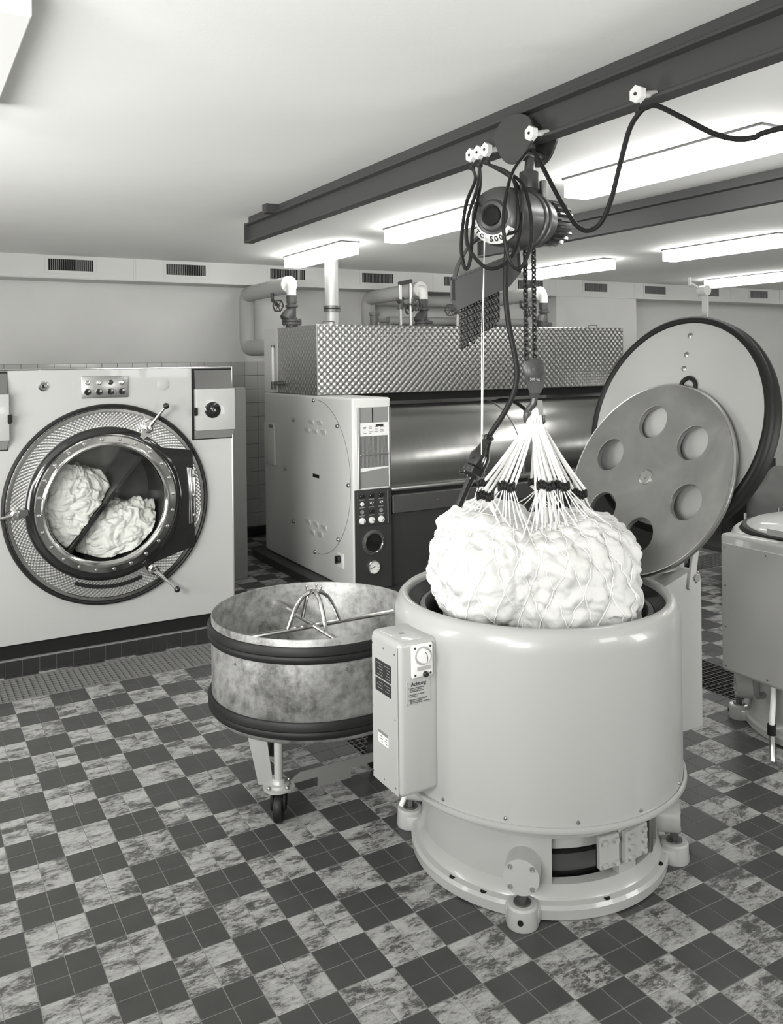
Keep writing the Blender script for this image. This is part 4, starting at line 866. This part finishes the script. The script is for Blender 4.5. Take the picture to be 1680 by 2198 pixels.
for k in range(4): q = c + V((0.054 * math.cos(k * PI / 2 + 0.3), 0.054 * math.sin(k * PI / 2 + 0.3), zp + 0.003)); MB().ball(q + V((0, 0, 0.006)), 0.0085, 8, 6).build('plate_nut', 'steel', ca)
cw = V((c.x, c.y, 0.066))
MB().lathe(cw, rt, [(0.02, -0.014), (0.05, -0.017), (0.062, -0.017), (0.066, -0.010), (0.066, 0.010), (0.062, 0.017), (0.05, 0.017), (0.02, 0.014)], 36, True).build('wheel', 'rubber', ca)
fk = MB()
for sgn in (-1, 1): fk.prism([(0.046 * math.cos(k * PI / 6), 0.046 * math.sin(k * PI / 6)) for k in range(12)], cw + V((0, 0, 0.030)) + rt * sgn * 0.021, fw, (0, 0, 1), rt * sgn * 0.010)
fk.cyl(cw - rt * 0.032, cw + rt * 0.032, 0.009, n=10).build('castor_fork', 'black_matt', ca)
wax = V((0.707, -0.707, 0))
for dx, dy in ((-0.10, 0.27), (0.27, -0.10)):
    q = TC + V((dx, dy, 0.095))
    wl = MB().lathe(q, wax, [(0.02, -0.018), (0.075, -0.020), (0.090, -0.020), (0.095, -0.012), (0.095, 0.012), (0.090, 0.020), (0.075, 0.020), (0.02, 0.018)], 44, True).build('wheel', 'rubber', tb)
    MB().prism([(-0.05, 0.24), (0.05, 0.24), (0.025, -0.02), (-0.025, -0.02)], q + wax * 0.026, (0.707, 0.707, 0), (0, 0, 1), wax * 0.006).prism([(-0.05, 0.24), (0.05, 0.24), (0.025, -0.02), (-0.025, -0.02)], q - wax * 0.032, (0.707, 0.707, 0), (0, 0, 1), wax * 0.006).cyl(q - wax * 0.034, q + wax * 0.034, 0.012, n=12).build('wheel_fork', 'black_matt', wl, flat=True)
MB().prism([(0.045, zp - 0.006), (0.80, zp - 0.006), (0.80, zp + 0.034), (0.10, zp + 0.034), (0.045, zp + 0.004)], (c.x, c.y - 0.003, 0), (1, 0, 0), (0, 0, 1), (0, 0.006, 0)).build('frame_bar', 'frame_steel', tb, flat=True)
MB().prism([(0.18, zp - 0.05), (0.34, zp - 0.05), (0.34, zp - 0.006), (0.18, zp - 0.006)], (c.x, c.y - 0.003, 0), (1, 0, 0), (0, 0, 1), (0, 0.005, 0)).build('frame_gusset', 'frame_steel', tb, flat=True)
a_ = c - rt * 0.052 + V((0, 0, zp)) + fw * 0.01; b_ = c - rt * 0.098 + V((0, 0, 0.345)) + fw * 0.05; d_ = b_ - a_
MB().prism([(-0.035, 0), (0.028, 0), (0.040, d_.length), (-0.040, d_.length)], a_, rt, d_.normalized(), fw * 0.006).build('support_strap', 'frame_steel', tb, flat=True)
MB().rbox(c.x + 0.74, c.y - 0.02, zp - 0.01, c.x + 0.80, c.y + 0.04, 0.36, 0.004, 1).build('support_strap', 'frame_steel', tb)

# ------------------------------------------------------------------ electric chain hoist on its trolley
HX = V((1.245, -2.675, 2.49)); ha = V((0.88, 0.46, 0.075)).normalized()
ho = thing('chain_hoist', 'dark electric chain hoist with finned motor hanging from the beam', 'hoist', (BX, -2.67, 2.80))
def H(t_): return HX + ha * t_
MB().lathe(H(-0.345), ha, [(0.0, 0.012), (0.034, 0.010), (0.040, 0.0), (0.052, 0.002), (0.060, 0.018), (0.085, 0.022), (0.102, 0.040), (0.110, 0.068), (0.113, 0.10), (0.113, 0.245)], 64).build('end_cover', 'hoist_paint', ho, 50)
MB().lathe(H(-0.345), ha, [(0.0, 0.0), (0.022, -0.002), (0.034, 0.004), (0.036, 0.014)], 32).build('cover_plug', 'black_matt', ho)
MB().lathe(H(-0.10), ha, [(0.113, 0.0), (0.119, 0.002), (0.119, 0.016), (0.110, 0.018), (0.110, 0.055), (0.117, 0.057), (0.117, 0.075), (0.098, 0.085), (0.095, 0.17), (0.0, 0.17)], 64).build('gear_housing', 'hoist_paint', ho, 40)
mt = MB().lathe(H(0.10), ha, [(0.0, -0.01), (0.072, -0.01), (0.076, 0.0), (0.076, 0.175), (0.060, 0.19), (0.0, 0.19)], 48).build('motor', 'hoist_paint', ho, 40)
a_, u_, v_ = basis(ha); fin = None
for k in range(22):
    t_ = 2 * PI * k / 22; d = u_ * math.cos(t_) + v_ * math.sin(t_); s_ = a_.cross(d)
    MB().prism([(0.072, 0.012), (0.096, 0.012), (0.098, 0.15), (0.088, 0.172), (0.072, 0.178)], H(0.10) - s_ * 0.0035, d, ha, s_ * 0.007).build('cooling_fin', 'hoist_paint', mt, flat=True)
# load plate: white arc with lettering on the end cover
pd = -ha; _, lu_, lv_ = basis(pd)
zu = (V((0, 0, 1)) - pd * pd.z).normalized(); xr = zu.cross(pd).normalized()
if xr.dot(rt) < 0: xr = -xr
LR0, LR1 = 0.070, 0.103
arcp = []
A0, A1 = math.radians(187), math.radians(325)
cl = MB(); kN = 30
def cone(r, a, lift): # point on the curved cover
    h = 0.022 + (r - 0.085) * 1.06 if r > 0.085 else 0.018 + (r - 0.060) * 0.16
    return H(-0.345) + ha * (h - lift) + xr * (r * math.cos(a)) + zu * (r * math.sin(a))
vs, fs = [], []
for i in range(kN + 1):
    a = A0 + (A1 - A0) * i / kN
    vs += [cone(LR0, a, 0.003), cone(0.085, a, 0.003), cone(LR1, a, 0.003), cone(LR1, a, 0.0), cone(LR0, a, 0.0)]
for i in range(kN):
    for q in range(5): fs.append((i * 5 + q, (i + 1) * 5 + q, (i + 1) * 5 + (q + 1) % 5, i * 5 + (q + 1) % 5))
fs += [(0, 1, 2, 3, 4), tuple(kN * 5 + q for q in (4, 3, 2, 1, 0))]
plate = MB().add(vs, fs).build('load_plate', 'white_plastic', ho)
for chh, dg, sz in (('U', 202, 0.027), ('T', 218, 0.027), ('O', 235, 0.027), ('5', 262, 0.031), ('0', 275, 0.031), ('0', 288, 0.031), ('k', 301, 0.024), ('g', 313, 0.024)):
    a = math.radians(dg); rm = 0.0865; ra = xr * math.cos(a) + zu * math.sin(a); ta = -xr * math.sin(a) + zu * math.cos(a)
    c0_ = cone(rm - 0.010, a, 0.0065); c1_ = cone(rm + 0.010, a, 0.0085); vv = (c0_ - c1_).normalized()
    text('plate_letter', chh, sz, (c0_ + c1_) / 2, ta, vv, 'ink', plate, bold=0.0006, ext=0.0006)
# suspension between trolley and hoist
MB().tube([(BX - 0.01, -2.67, 2.745), (BX - 0.015, -2.67, 2.70), (BX - 0.02, -2.672, 2.66)], 0.020, 12).rbox(BX - 0.052, -2.70, 2.60, BX + 0.012, -2.645, 2.69, 0.01, 2).rbox(BX - 0.075, -2.712, 2.40, BX + 0.02, -2.632, 2.62, 0.02, 3).build('suspension_hook', 'hoist_paint', ho)
MB().rbox(BX + 0.0, -2.735, 2.50, BX + 0.022, -2.71, 2.645, 0.004, 2).build('chain_guide', 'steel', ho)
# chains
def chain(name, p0, length, parent, pitch=0.0195, rw=0.0085, wire=0.0046, mt_='chain_steel'):
    n = int(length / pitch); mb = MB()
    for i in range(n):
        z = -i * pitch - pitch / 2; ax_ = V((1, 0, 0)) if i % 2 else V((0, 1, 0)); hh = pitch * 0.66
        pts = [V((0, 0, z)) + ax_ * (rw * math.cos(a)) + V((0, 0, hh * math.sin(a))) for a in [2 * PI * k / 8 for k in range(8)]]
        mb.tube(pts, wire, 5, True)
    o = mb.build(name, mt_, parent); o.location = p0; return o
chain('lifting_chain', (1.213, -2.69, 2.42), 2.42 - 1.925, ho)
chain('lifting_chain', (1.284, -2.655, 2.52), 2.52 - 1.925, ho)
# chain bucket with the slack chain hanging in folds
bo = V((0.893, -2.643, 0)); poly = [(0, 2.244), (0.028, 2.318), (0.248, 2.385), (0.262, 2.345), (0.266, 2.268), (0.222, 2.215), (0.025, 2.127), (0, 2.168)]
bk = MB()
bd = fw * 0.085
inner = [(0.012, 2.24), (0.252, 2.36), (0.256, 2.27), (0.216, 2.225), (0.025, 2.139), (0.010, 2.168)]
bk.prism([(0, 2.244), (0.262, 2.345), (0.266, 2.268), (0.222, 2.215), (0.025, 2.127), (0, 2.168)], bo, rt, up, fw * 0.006)
bk.prism([(0, 2.244), (0.262, 2.345), (0.266, 2.268), (0.222, 2.215), (0.025, 2.127), (0, 2.168)], bo + bd, rt, up, fw * 0.006)
bk.prism([(0, 2.168), (0.012, 2.160), (0.012, 2.249), (0, 2.244)], bo, rt, up, bd); bk.prism([(0.254, 2.266), (0.266, 2.268), (0.262, 2.345), (0.250, 2.340)], bo, rt, up, bd)
bucket = bk.build('chain_bucket', 'hoist_paint', ho, flat=True)
MB().prism([(0.006, 2.243), (0.26, 2.341), (0.258, 2.349), (0.004, 2.251)], bo - fw * 0.004, rt, up, fw * 0.012).build('bucket_rim', 'hoist_paint', bucket, flat=True)
MB().prism([(0.02, 2.225), (0.25, 2.313), (0.25, 2.30), (0.02, 2.212)], bo + fw * 0.02, rt, up, fw * 0.05).build('stored_chain', 'chain_steel', bucket, flat=True)
for f_ in (0.0, 0.088):
    b0 = bo + fw * f_
    MB().tube(smooth_path([b0 + rt * 0.01 + up * 2.245, b0 + rt * 0.035 + up * 2.32, b0 + rt * 0.09 + up * 2.395, b0 + rt * 0.17 + up * 2.44], 4), 0.007, 6).build('bucket_bracket', 'hoist_paint', bucket)
    MB().tube([b0 + rt * 0.255 + up * 2.34, b0 + rt * 0.24 + up * 2.42], 0.010, 6).build('bucket_bracket', 'hoist_paint', bucket)
lens = [0.195, 0.190, 0.155, 0.125, 0.125, 0.120, 0.105, 0.100, 0.105, 0.100, 0.085, 0.080, 0.12]
for k in range(13):
    s_ = 0.038 + k * 0.0118; z0 = 2.142 + (s_ - 0.025) * 0.447; zb_ = 1.968 + 0.098 * (s_ - 0.03) / 0.14
    for f_ in (0.025, 0.058):
        p = bo + rt * s_ + fw * f_; chain('slack_chain', (p.x, p.y, z0), z0 - zb_ + random.uniform(-0.008, 0.008), bucket, 0.0140, 0.0052, 0.0032)
# hook block
hk = MB().lathe((1.247, -2.692, 1.895), (-0.55, -0.83, 0), [(0.0, 0.0), (0.036, 0.0), (0.044, 0.004), (0.044, 0.034), (0.036, 0.038), (0.0, 0.038)], 40)
hk.prism([(-0.040, 1.885), (0.046, 1.885), (0.036, 1.825), (0.022, 1.800), (-0.016, 1.800), (-0.028, 1.825)], V((1.247, -2.692, 0)), V((0.83, -0.55, 0)), up, V((-0.55, -0.83, 0)) * 0.036)
hook_block = hk.build('hook_block', 'hoist_paint', ho, 40)
nb = V((-0.55, -0.83, 0)).normalized(); ub = V((0.83, -0.55, 0)).normalized(); cb = V((1.247, -2.692, 1.895)) + nb * 0.0385
MB().lathe(cb, nb, [(0.013, 0), (0.012, 0.004), (0, 0.005)], 18).build('block_pin', 'hoist_paint', hook_block)
bl = MB().prism([(-0.026, -0.0085), (0.026, -0.0085), (0.026, 0.0085), (-0.026, 0.0085)], cb - up * 0.040 - nb * 0.003, ub, up, nb * 0.004).build('block_plate', 'ink', hook_block, flat=True)
text('block_lettering', '500 kg', 0.0145, cb - up * 0.040 + nb * 0.0012, ub, up, 'print_light', bl, bold=0.0003)
hb0 = V((1.243, -2.70, 1.80))
MB().tube([hb0, hb0 - up * 0.02], [0.022, 0.016], 12).tube(smooth_path([hb0 - up * 0.02, hb0 - up * 0.045 - ub * 0.006, hb0 - up * 0.065 - ub * 0.022, hb0 - up * 0.095 - ub * 0.030, hb0 - up * 0.122 - ub * 0.018, hb0 - up * 0.128 + ub * 0.008, hb0 - up * 0.112 + ub * 0.030, hb0 - up * 0.088 + ub * 0.036], 5), [0.014] * 12 + [0.017] * 14 + [0.013] * 6 + [0.006] * 4, 10).build('load_hook', 'hoist_paint', ho)
MB().prism([(0.010, -0.03), (0.030, -0.03), (0.034, -0.085), (0.018, -0.105)], hb0, ub, up, nb * 0.010).build('safety_latch', 'steel', ho, flat=True)
# pendant control
PEND = [(1.016, -2.829, 2.40), (1.010, -2.826, 2.232), (1.009, -2.826, 2.163), (1.019, -2.831, 2.058), (1.039, -2.842, 1.937), (1.042, -2.845, 1.868), (1.028, -2.836, 1.798), (0.994, -2.817, 1.724), (0.961, -2.798, 1.669), (0.950, -2.791, 1.647)]
pc = thing('pendant_control', 'black pendant control stick hanging on its cable left of the net', 'hoist control', (0.88, -2.78, 1.40))
MB().tube(smooth_path(PEND, 6), 0.0105, 10).build('pendant_cable', 'rubber', pc)
d = (V((0.826, -2.766, 1.395)) - V((0.950, -2.791, 1.647)))
MB().lathe((0.950, -2.791, 1.647), d, [(0.0, -0.008), (0.016, -0.006), (0.022, 0.0), (0.016, 0.012), (0.019, 0.016), (0.020, 0.034), (0.030, 0.060), (0.038, 0.078), (0.038, 0.118), (0.034, 0.122), (0.040, 0.126), (0.040, 0.150), (0.032, 0.156), (0.028, 0.168), (0.0, 0.170)], 36).build('control_body', 'black_gloss', pc)
dn = d.normalized(); p0 = V((0.950, -2.791, 1.647)) + dn * 0.165
MB().cyl(p0, p0 + dn * 0.115, 0.0145, n=18).build('control_handle', 'black_gloss', pc)
MB().cyl(V((0.950, -2.791, 1.647)) + dn * 0.14 - rt * 0.03, V((0.950, -2.791, 1.647)) + dn * 0.14 - rt * 0.052, 0.008, n=10).build('control_lug', 'black_gloss', pc)
for dx in (0.0, 0.004):
    MB().tube([(0.933 + dx, -2.80, 2.40), (0.925 - dx * 2, -2.80, 2.05), (0.922 if dx == 0 else 0.897, -2.79 if dx == 0 else -2.815, 1.66 if dx == 0 else 1.55)], 0.0016, 5).build('pull_cord', 'rope', pc)
# trolley
tr_ = thing('hoist_trolley', 'dark hoist trolley with rounded side plates on the crane beam', 'trolley', (BX, -2.63, 2.80))
tp = smooth_path([(-2.507, 2.839, 0), (-2.530, 2.885, 0), (-2.575, 2.912, 0), (-2.66, 2.915, 0), (-2.735, 2.885, 0), (-2.757, 2.835, 0), (-2.735, 2.785, 0), (-2.69, 2.735, 0), (-2.62, 2.722, 0), (-2.56, 2.76, 0), (-2.507, 2.839, 0)], 5)[:-1]
tp = [(q.x, q.y) for q in tp]
for sgn in (-1, 1):
    MB().prism(tp, (BX + sgn * 0.060, 0, 0), (0, 1, 0), (0, 0, 1), (sgn * 0.010, 0, 0)).build('side_plate', 'hoist_paint', tr_, 40)
    for y in (-2.57, -2.70): MB().cyl((BX + sgn * 0.010, y, 2.845), (BX + sgn * 0.058, y, 2.845), 0.032, n=24).build('track_wheel', 'cast_iron', tr_)
MB().cyl((BX - 0.06, -2.66, 2.757), (BX + 0.06, -2.66, 2.757), 0.018, n=16).cyl((BX - 0.06, -2.58, 2.765), (BX + 0.06, -2.58, 2.765), 0.010, n=12).build('cross_pin', 'hoist_paint', tr_)
# festoon cable and its little white runners
FG = 'white cable runners on the crane beam'
def runner(y, label):
    t_ = thing('cable_runner', label, 'cable runner', (BX, y, 2.81), FG)
    x = BX - 0.078
    hx = [(0.030 * math.cos(a), 0.030 * math.sin(a)) for a in [PI / 6 + i * PI / 3 for i in range(6)]]
    MB().prism(hx, (x, y, 2.808), (0, 1, 0), (0, 0, 1), (-0.022, 0, 0)).build('runner_body', 'white_plastic', t_, flat=True)
    MB().lathe((x - 0.022, y, 2.808), (-1, 0, 0), [(0.006, 0), (0.005, 0.004), (0, 0.004)], 10).build('runner_axle', 'ink', t_)
    MB().cyl((x, y, 2.808), (BX - 0.006, y, 2.822), 0.012, n=12).build('runner_wheel', 'white_plastic', t_)
    MB().tube([(x - 0.008, y, 2.783), (x - 0.008, y, 2.765)], 0.005, 6).rbox(x - 0.02, y - 0.01, 2.745, x + 0.004, y + 0.01, 2.766, 0.004, 1).build('cable_clip', 'ink', t_)
for y, lb in ((-2.375, 'white cable runner farthest along the beam, in the cluster of three'), (-2.430, 'white cable runner in the middle of the cluster of three'), (-2.484, 'white cable runner beside the trolley plate, in the cluster of three'), (-2.775, 'single white cable runner in front of the hoist trolley'), (-3.327, 'white cable runner at the peak of the hanging festoon cable')): runner(y, lb)
fc = thing('festoon_cable', 'black festoon cable looping from the beam runners round the hoist', 'cable', (1.2, -3.0, 2.7))
XC = BX - 0.086
main = [(-4.6, 2.66), (-4.2, 2.56), (-3.831, 2.570), (-3.771, 2.564), (-3.708, 2.573), (-3.625, 2.609), (-3.503, 2.689), (-3.409, 2.748), (-3.369, 2.755), (-3.335, 2.748), (-3.286, 2.703), (-3.237, 2.587), (-3.196, 2.482), (-3.145, 2.409), (-3.080, 2.390), (-3.020, 2.418), (-2.946, 2.507), (-2.870, 2.616), (-2.81, 2.705), (-2.775, 2.747)]
LOOP_A = [(1.184, -2.375, 2.755), (1.004, -2.649, 2.637), (0.862, -2.787, 2.504), (0.823, -2.811, 2.361), (0.828, -2.814, 2.285), (0.840, -2.820, 2.265), (0.852, -2.827, 2.310), (0.872, -2.816, 2.432), (0.990, -2.699, 2.600), (1.184, -2.43, 2.752)]
LOOP_B = [(1.184, -2.43, 2.751), (0.953, -2.735, 2.590), (0.832, -2.839, 2.442), (0.819, -2.855, 2.347), (0.857, -2.877, 2.280), (0.898, -2.900, 2.260), (0.957, -2.911, 2.290), (1.003, -2.914, 2.367), (1.031, -2.896, 2.482), (1.106, -2.766, 2.616), (1.184, -2.484, 2.752)]
LOOP_C = [(1.184, -2.484, 2.75), (1.117, -2.772, 2.625), (1.037, -2.934, 2.494), (1.017, -2.969, 2.361), (0.982, -2.971, 2.276), (0.957, -2.957, 2.257), (0.926, -2.951, 2.300), (0.913, -2.943, 2.400), (0.938, -2.923, 2.504), (1.037, -2.841, 2.630), (1.150, -2.78, 2.725), (XC, -2.775, 2.748)]
LOOP_D = [(1.184, -2.484, 2.75), (1.091, -2.757, 2.643), (1.013, -2.897, 2.515), (1.004, -2.905, 2.41), (0.992, -2.86, 2.395)]
MB().tube(smooth_path([(XC, y, z) for y, z in main], 6), 0.0085, 8).build('cable_run', 'rubber', fc)
for Lp in (LOOP_A, LOOP_B, LOOP_C, LOOP_D): MB().tube(smooth_path(Lp, 8), 0.0068, 8).build('cable_loop', 'rubber', fc)

# ------------------------------------------------------------------ bundle of laundry in its lifting net
BC = V((1.250, -2.675, 1.095)); bu = V((0.777, -0.63, 0)); bv = V((0.63, 0.777, 0))
def bundle_r(d):
    best = 0.0
    for off, a, b, zt, zb, zc in ((-0.178, 0.218, 0.36, 0.262, 0.26, 0.0), (0.152, 0.240, 0.37, 0.230, 0.25, 0.0), (0.02, 0.27, 0.345, 0.205, 0.25, 0.0)):
        x, y, z = d.dot(bu), d.dot(bv), d.z; c = zt if z > 0 else zb; lo, hi = 0.0, 0.7
        for _ in range(22):
            m_ = (lo + hi) / 2; f = (abs((x * m_ - off) / a)) ** 2.9 + (abs(y * m_ / b)) ** 2.6 + (abs(z * m_ / c)) ** 2.7
            if f < 1: lo = m_
            else: hi = m_
        best = max(best, lo)
    return best
KN, P0, P1, TW = 26, math.radians(34), math.radians(150), 0.75
def netdist(a, phh):
    t_ = (phh - P0) / (P1 - P0); o_ = []
    for sgn in (-1, 1): u = ((a - sgn * TW * t_) * KN / (2 * PI)) % 1.0; o_.append(abs(math.sin(PI * u)))
    return o_
def lump(p, a, phh):
    dist, _ = noise.voronoi(p * 16.0, distance_metric='DISTANCE', exponent=2.5)
    v = (0.45 - min(dist[0], 0.8)) * 0.030 + noise.noise(p * 5 + V((1.7, 0.4, 2.2))) * 0.034 + 0.0115 * folds(p, 2.3, 8.5) + 0.003 * noise.noise(p * 55)
    if P0 < phh < P1:
        n1, n2 = netdist(a, phh); k_ = 0.35 + 0.65 * max(0.0, min(1.0, 0.5 + p.dot(bu) * 3.0 - p.z * 1.5))
        v += k_ * (0.028 * math.sqrt(n1 * n2) - 0.018) * (0.6 + 0.8 * noise.noise(p * 6 + V((2, 2, 2))))
    pit = noise.noise(p * 16 + V((3, 1, 7)))
    if pit > 0.42: v -= 0.10 * (pit - 0.42)
    return v
NA, NP = 416, 220
grid = []
for i in range(NP + 1):
    phh = PI * i / NP; row = []
    for j in range(NA):
        a = 2 * PI * j / NA; d = V((math.sin(phh) * math.cos(a), math.sin(phh) * math.sin(a), math.cos(phh)))
        r = bundle_r(d); p = d * r; row.append(p + d * lump(p, a, phh))
    grid.append(row)
vs = [BC + q for row in grid for q in row]; fs = []
for i in range(NP):
    for j in range(NA): fs.append((i * NA + j, (i + 1) * NA + j, (i + 1) * NA + (j + 1) % NA, i * NA + (j + 1) % NA))
bun = MB().add(vs, fs).build('laundry_bundle', 'linen', None, 180)
tag(bun, 'bulging bundle of white laundry hanging in the net over the drum', 'laundry', kind='stuff')
net = thing('lifting_net', 'white rope net slung from the hook around the laundry bundle', 'net', (1.250, -2.675, 1.0))
def surf(a, phh, lift):
    fi = max(0.0, min(NP - 1e-6, phh / PI * NP)); fj = (a % (2 * PI)) / (2 * PI) * NA
    i, j = int(fi), int(fj) % NA; p = grid[i][j].lerp(grid[min(NP, i + 1)][(j + 1) % NA], 0.5); d = p.normalized()
    return BC + p + d * lift
nm = MB(); K = 26
for sgn in (-1, 1):
    for k in range(K):
        pts = [surf(2 * PI * k / K + sgn * TW * (t_ / 60), P0 + (P1 - P0) * t_ / 60, 0.0025) for t_ in range(61)]
        nm.tube(pts, 0.0021, 5)
cords = nm.build('net_mesh', 'rope', net); cords['kind'] = 'stuff'
apex = V((1.238, -2.705, 1.700))
groups = [((0.985, -2.715, 1.415), 4), ((1.051, -2.762, 1.450), 4), ((1.180, -2.835, 1.452), 3), ((1.255, -2.838, 1.445), 4), ((1.400, -2.775, 1.395), 4), ((1.36, -2.56, 1.42), 3), ((1.12, -2.53, 1.43), 3)]
for gi, (gp, nr) in enumerate(groups):
    gp = V(gp)
    for k in range(nr):
        s_ = (k - (nr - 1) / 2); a0_ = apex + ub * (0.006 * s_ + (0.010 if gp.x > 1.24 else -0.008)) + V((0, 0, random.uniform(-0.01, 0.012))); b0_ = gp + ub * (0.018 * s_) + V((0, 0, random.uniform(-0.01, 0.02)))
        pts = [a0_.lerp(b0_, t_ / 6) + V((0, 0, -0.012 * math.sin(PI * t_ / 6))) * (0.6 if abs(s_) < 1 else 1.0) for t_ in range(7)]
        MB().tube(pts, 0.0060, 7).build('sling_rope', 'rope', net)
    # dark rubber gathering ring of stacked beads, cords fanning out below
    rg = MB()
    nbead = 6
    for k in range(nbead):
        c = gp + ub * (0.011 * (k - (nbead - 1) / 2)) + V((0, 0, 0.006 * math.sin(k * 1.3)))
        rg.lathe(c, ub, [(0.006, -0.005), (0.016, -0.0055), (0.0195, 0.0), (0.016, 0.0055), (0.006, 0.005)], 16, True)
    rg.build('gathering_ring', 'rubber', net)
    out = (gp - V((BC.x, BC.y, gp.z))); a_c = math.atan2(out.y, out.x)
    for k in range(9):
        s_ = (k - 4) / 4.0; tgt = surf(a_c + s_ * 0.42, math.radians(38 + 10 * abs(s_) + random.uniform(0, 8)), 0.001)
        st_ = gp + ub * (0.028 * s_) - V((0, 0, 0.012)); md = st_.lerp(tgt, 0.5) + V((0, 0, -0.008))
        MB().tube([st_, md, tgt], 0.0024, 5).build('net_cord', 'rope', net)
for dx, zz in ((-0.012, 1.30), (0.004, 1.24), (0.018, 1.22), (0.03, 1.26), (0.04, 1.30)):
    a0_ = apex + ub * dx * 0.4; b0_ = V((1.19, -2.80, 0)) + ub * dx * 1.5; b0_.z = zz
    MB().tube([a0_, a0_.lerp(b0_, 0.5), b0_], 0.0056, 7).build('sling_rope', 'rope', net)
lb_ = MB()
for k in range(5): lb_.tube([apex + ub * (0.012 * (k - 2)) + nb * 0.018 - up * 0.02, apex + ub * (0.011 * (k - 2)) + up * 0.012 + nb * 0.0, apex + ub * (0.012 * (k - 2)) - nb * 0.018 - up * 0.02], 0.0055, 7)
lb_.build('rope_eye', 'rope', net)

# ------------------------------------------------------------------ far right background
t = thing('linen_trolley', 'dark tubular linen trolley behind the second extractor', 'trolley', (5.6, -0.45, 0.0))
MB().box(5.0, -0.75, 0.30, 6.4, 0.0, 0.34).build('deck', 'paint_dark', t, flat=True)
MB().box(5.0, -0.02, 0.34, 6.4, 0.0, 0.95).build('back_panel', 'paint_dark', t, flat=True)
for x in (5.02, 5.45, 5.9, 6.38): MB().cyl((x, -0.74, 0.06), (x, -0.74, 0.66), 0.014, n=8).build('post', 'steel', t)
MB().tube(fillet([(5.3, -0.3, 0.34), (5.3, -0.3, 1.0), (5.55, -0.3, 1.0), (5.55, -0.3, 0.7)], 0.05, 4), 0.018, 8).build('push_bar', 'black_matt', t)
for x in (5.1, 6.3):
    for y in (-0.65, -0.1): MB().lathe((x, y - 0.015, 0.06), (0, 1, 0), [(0.0, 0), (0.06, 0), (0.06, 0.03), (0.0, 0.03)], 20).cyl((x, y, 0.06), (x, y, 0.3), 0.015, n=8).build('castor', 'black_matt', t)
vs, fs = [], []; n1, m1 = 40, 26
for i in range(m1 + 1):
    phh = PI * i / m1
    for j in range(n1):
        a = 2 * PI * j / n1; d = V((math.sin(phh) * math.cos(a), math.sin(phh) * math.sin(a), math.cos(phh)))
        p = V((d.x * 0.30, d.y * 0.26, d.z * (0.34 if d.z > 0 else 0.26))); p *= 1 + 0.22 * noise.noise(p * 6) + 0.08 * noise.noise(p * 16)
        p.z = max(p.z, -0.245); vs.append(V((5.92, -0.40, 0.587)) + p)
for i in range(m1):
    for j in range(n1): fs.append((i * n1 + j, (i + 1) * n1 + j, (i + 1) * n1 + (j + 1) % n1, i * n1 + (j + 1) % n1))
tag(MB().add(vs, fs).build('laundry_sack', 'canvas_sack', None, 180), 'crumpled dark canvas sack on the linen trolley', 'sack')
# wall valve behind the end of the ironing machine
t = thing('wall_valve', 'small black valve assembly low on the wall left of the ironing machine', 'valve', (2.60, 3.45, 0.0))
MB().tube(fillet([(2.62, 3.6, 0.02), (2.62, 3.6, 0.30), (2.62, 3.45, 0.34)], 0.05, 4), 0.03, 10).cyl((2.62, 3.45, 0.25), (2.62, 3.45, 0.37), 0.045, n=14).build('valve_body', 'cast_iron', t)
handwheel((2.60, 3.4, 0.56), (0, 0, 1), 0.07, t); MB().cyl((2.60, 3.4, 0.36), (2.60, 3.4, 0.57), 0.012, n=8).build('valve_stem', 'cast_iron', t)
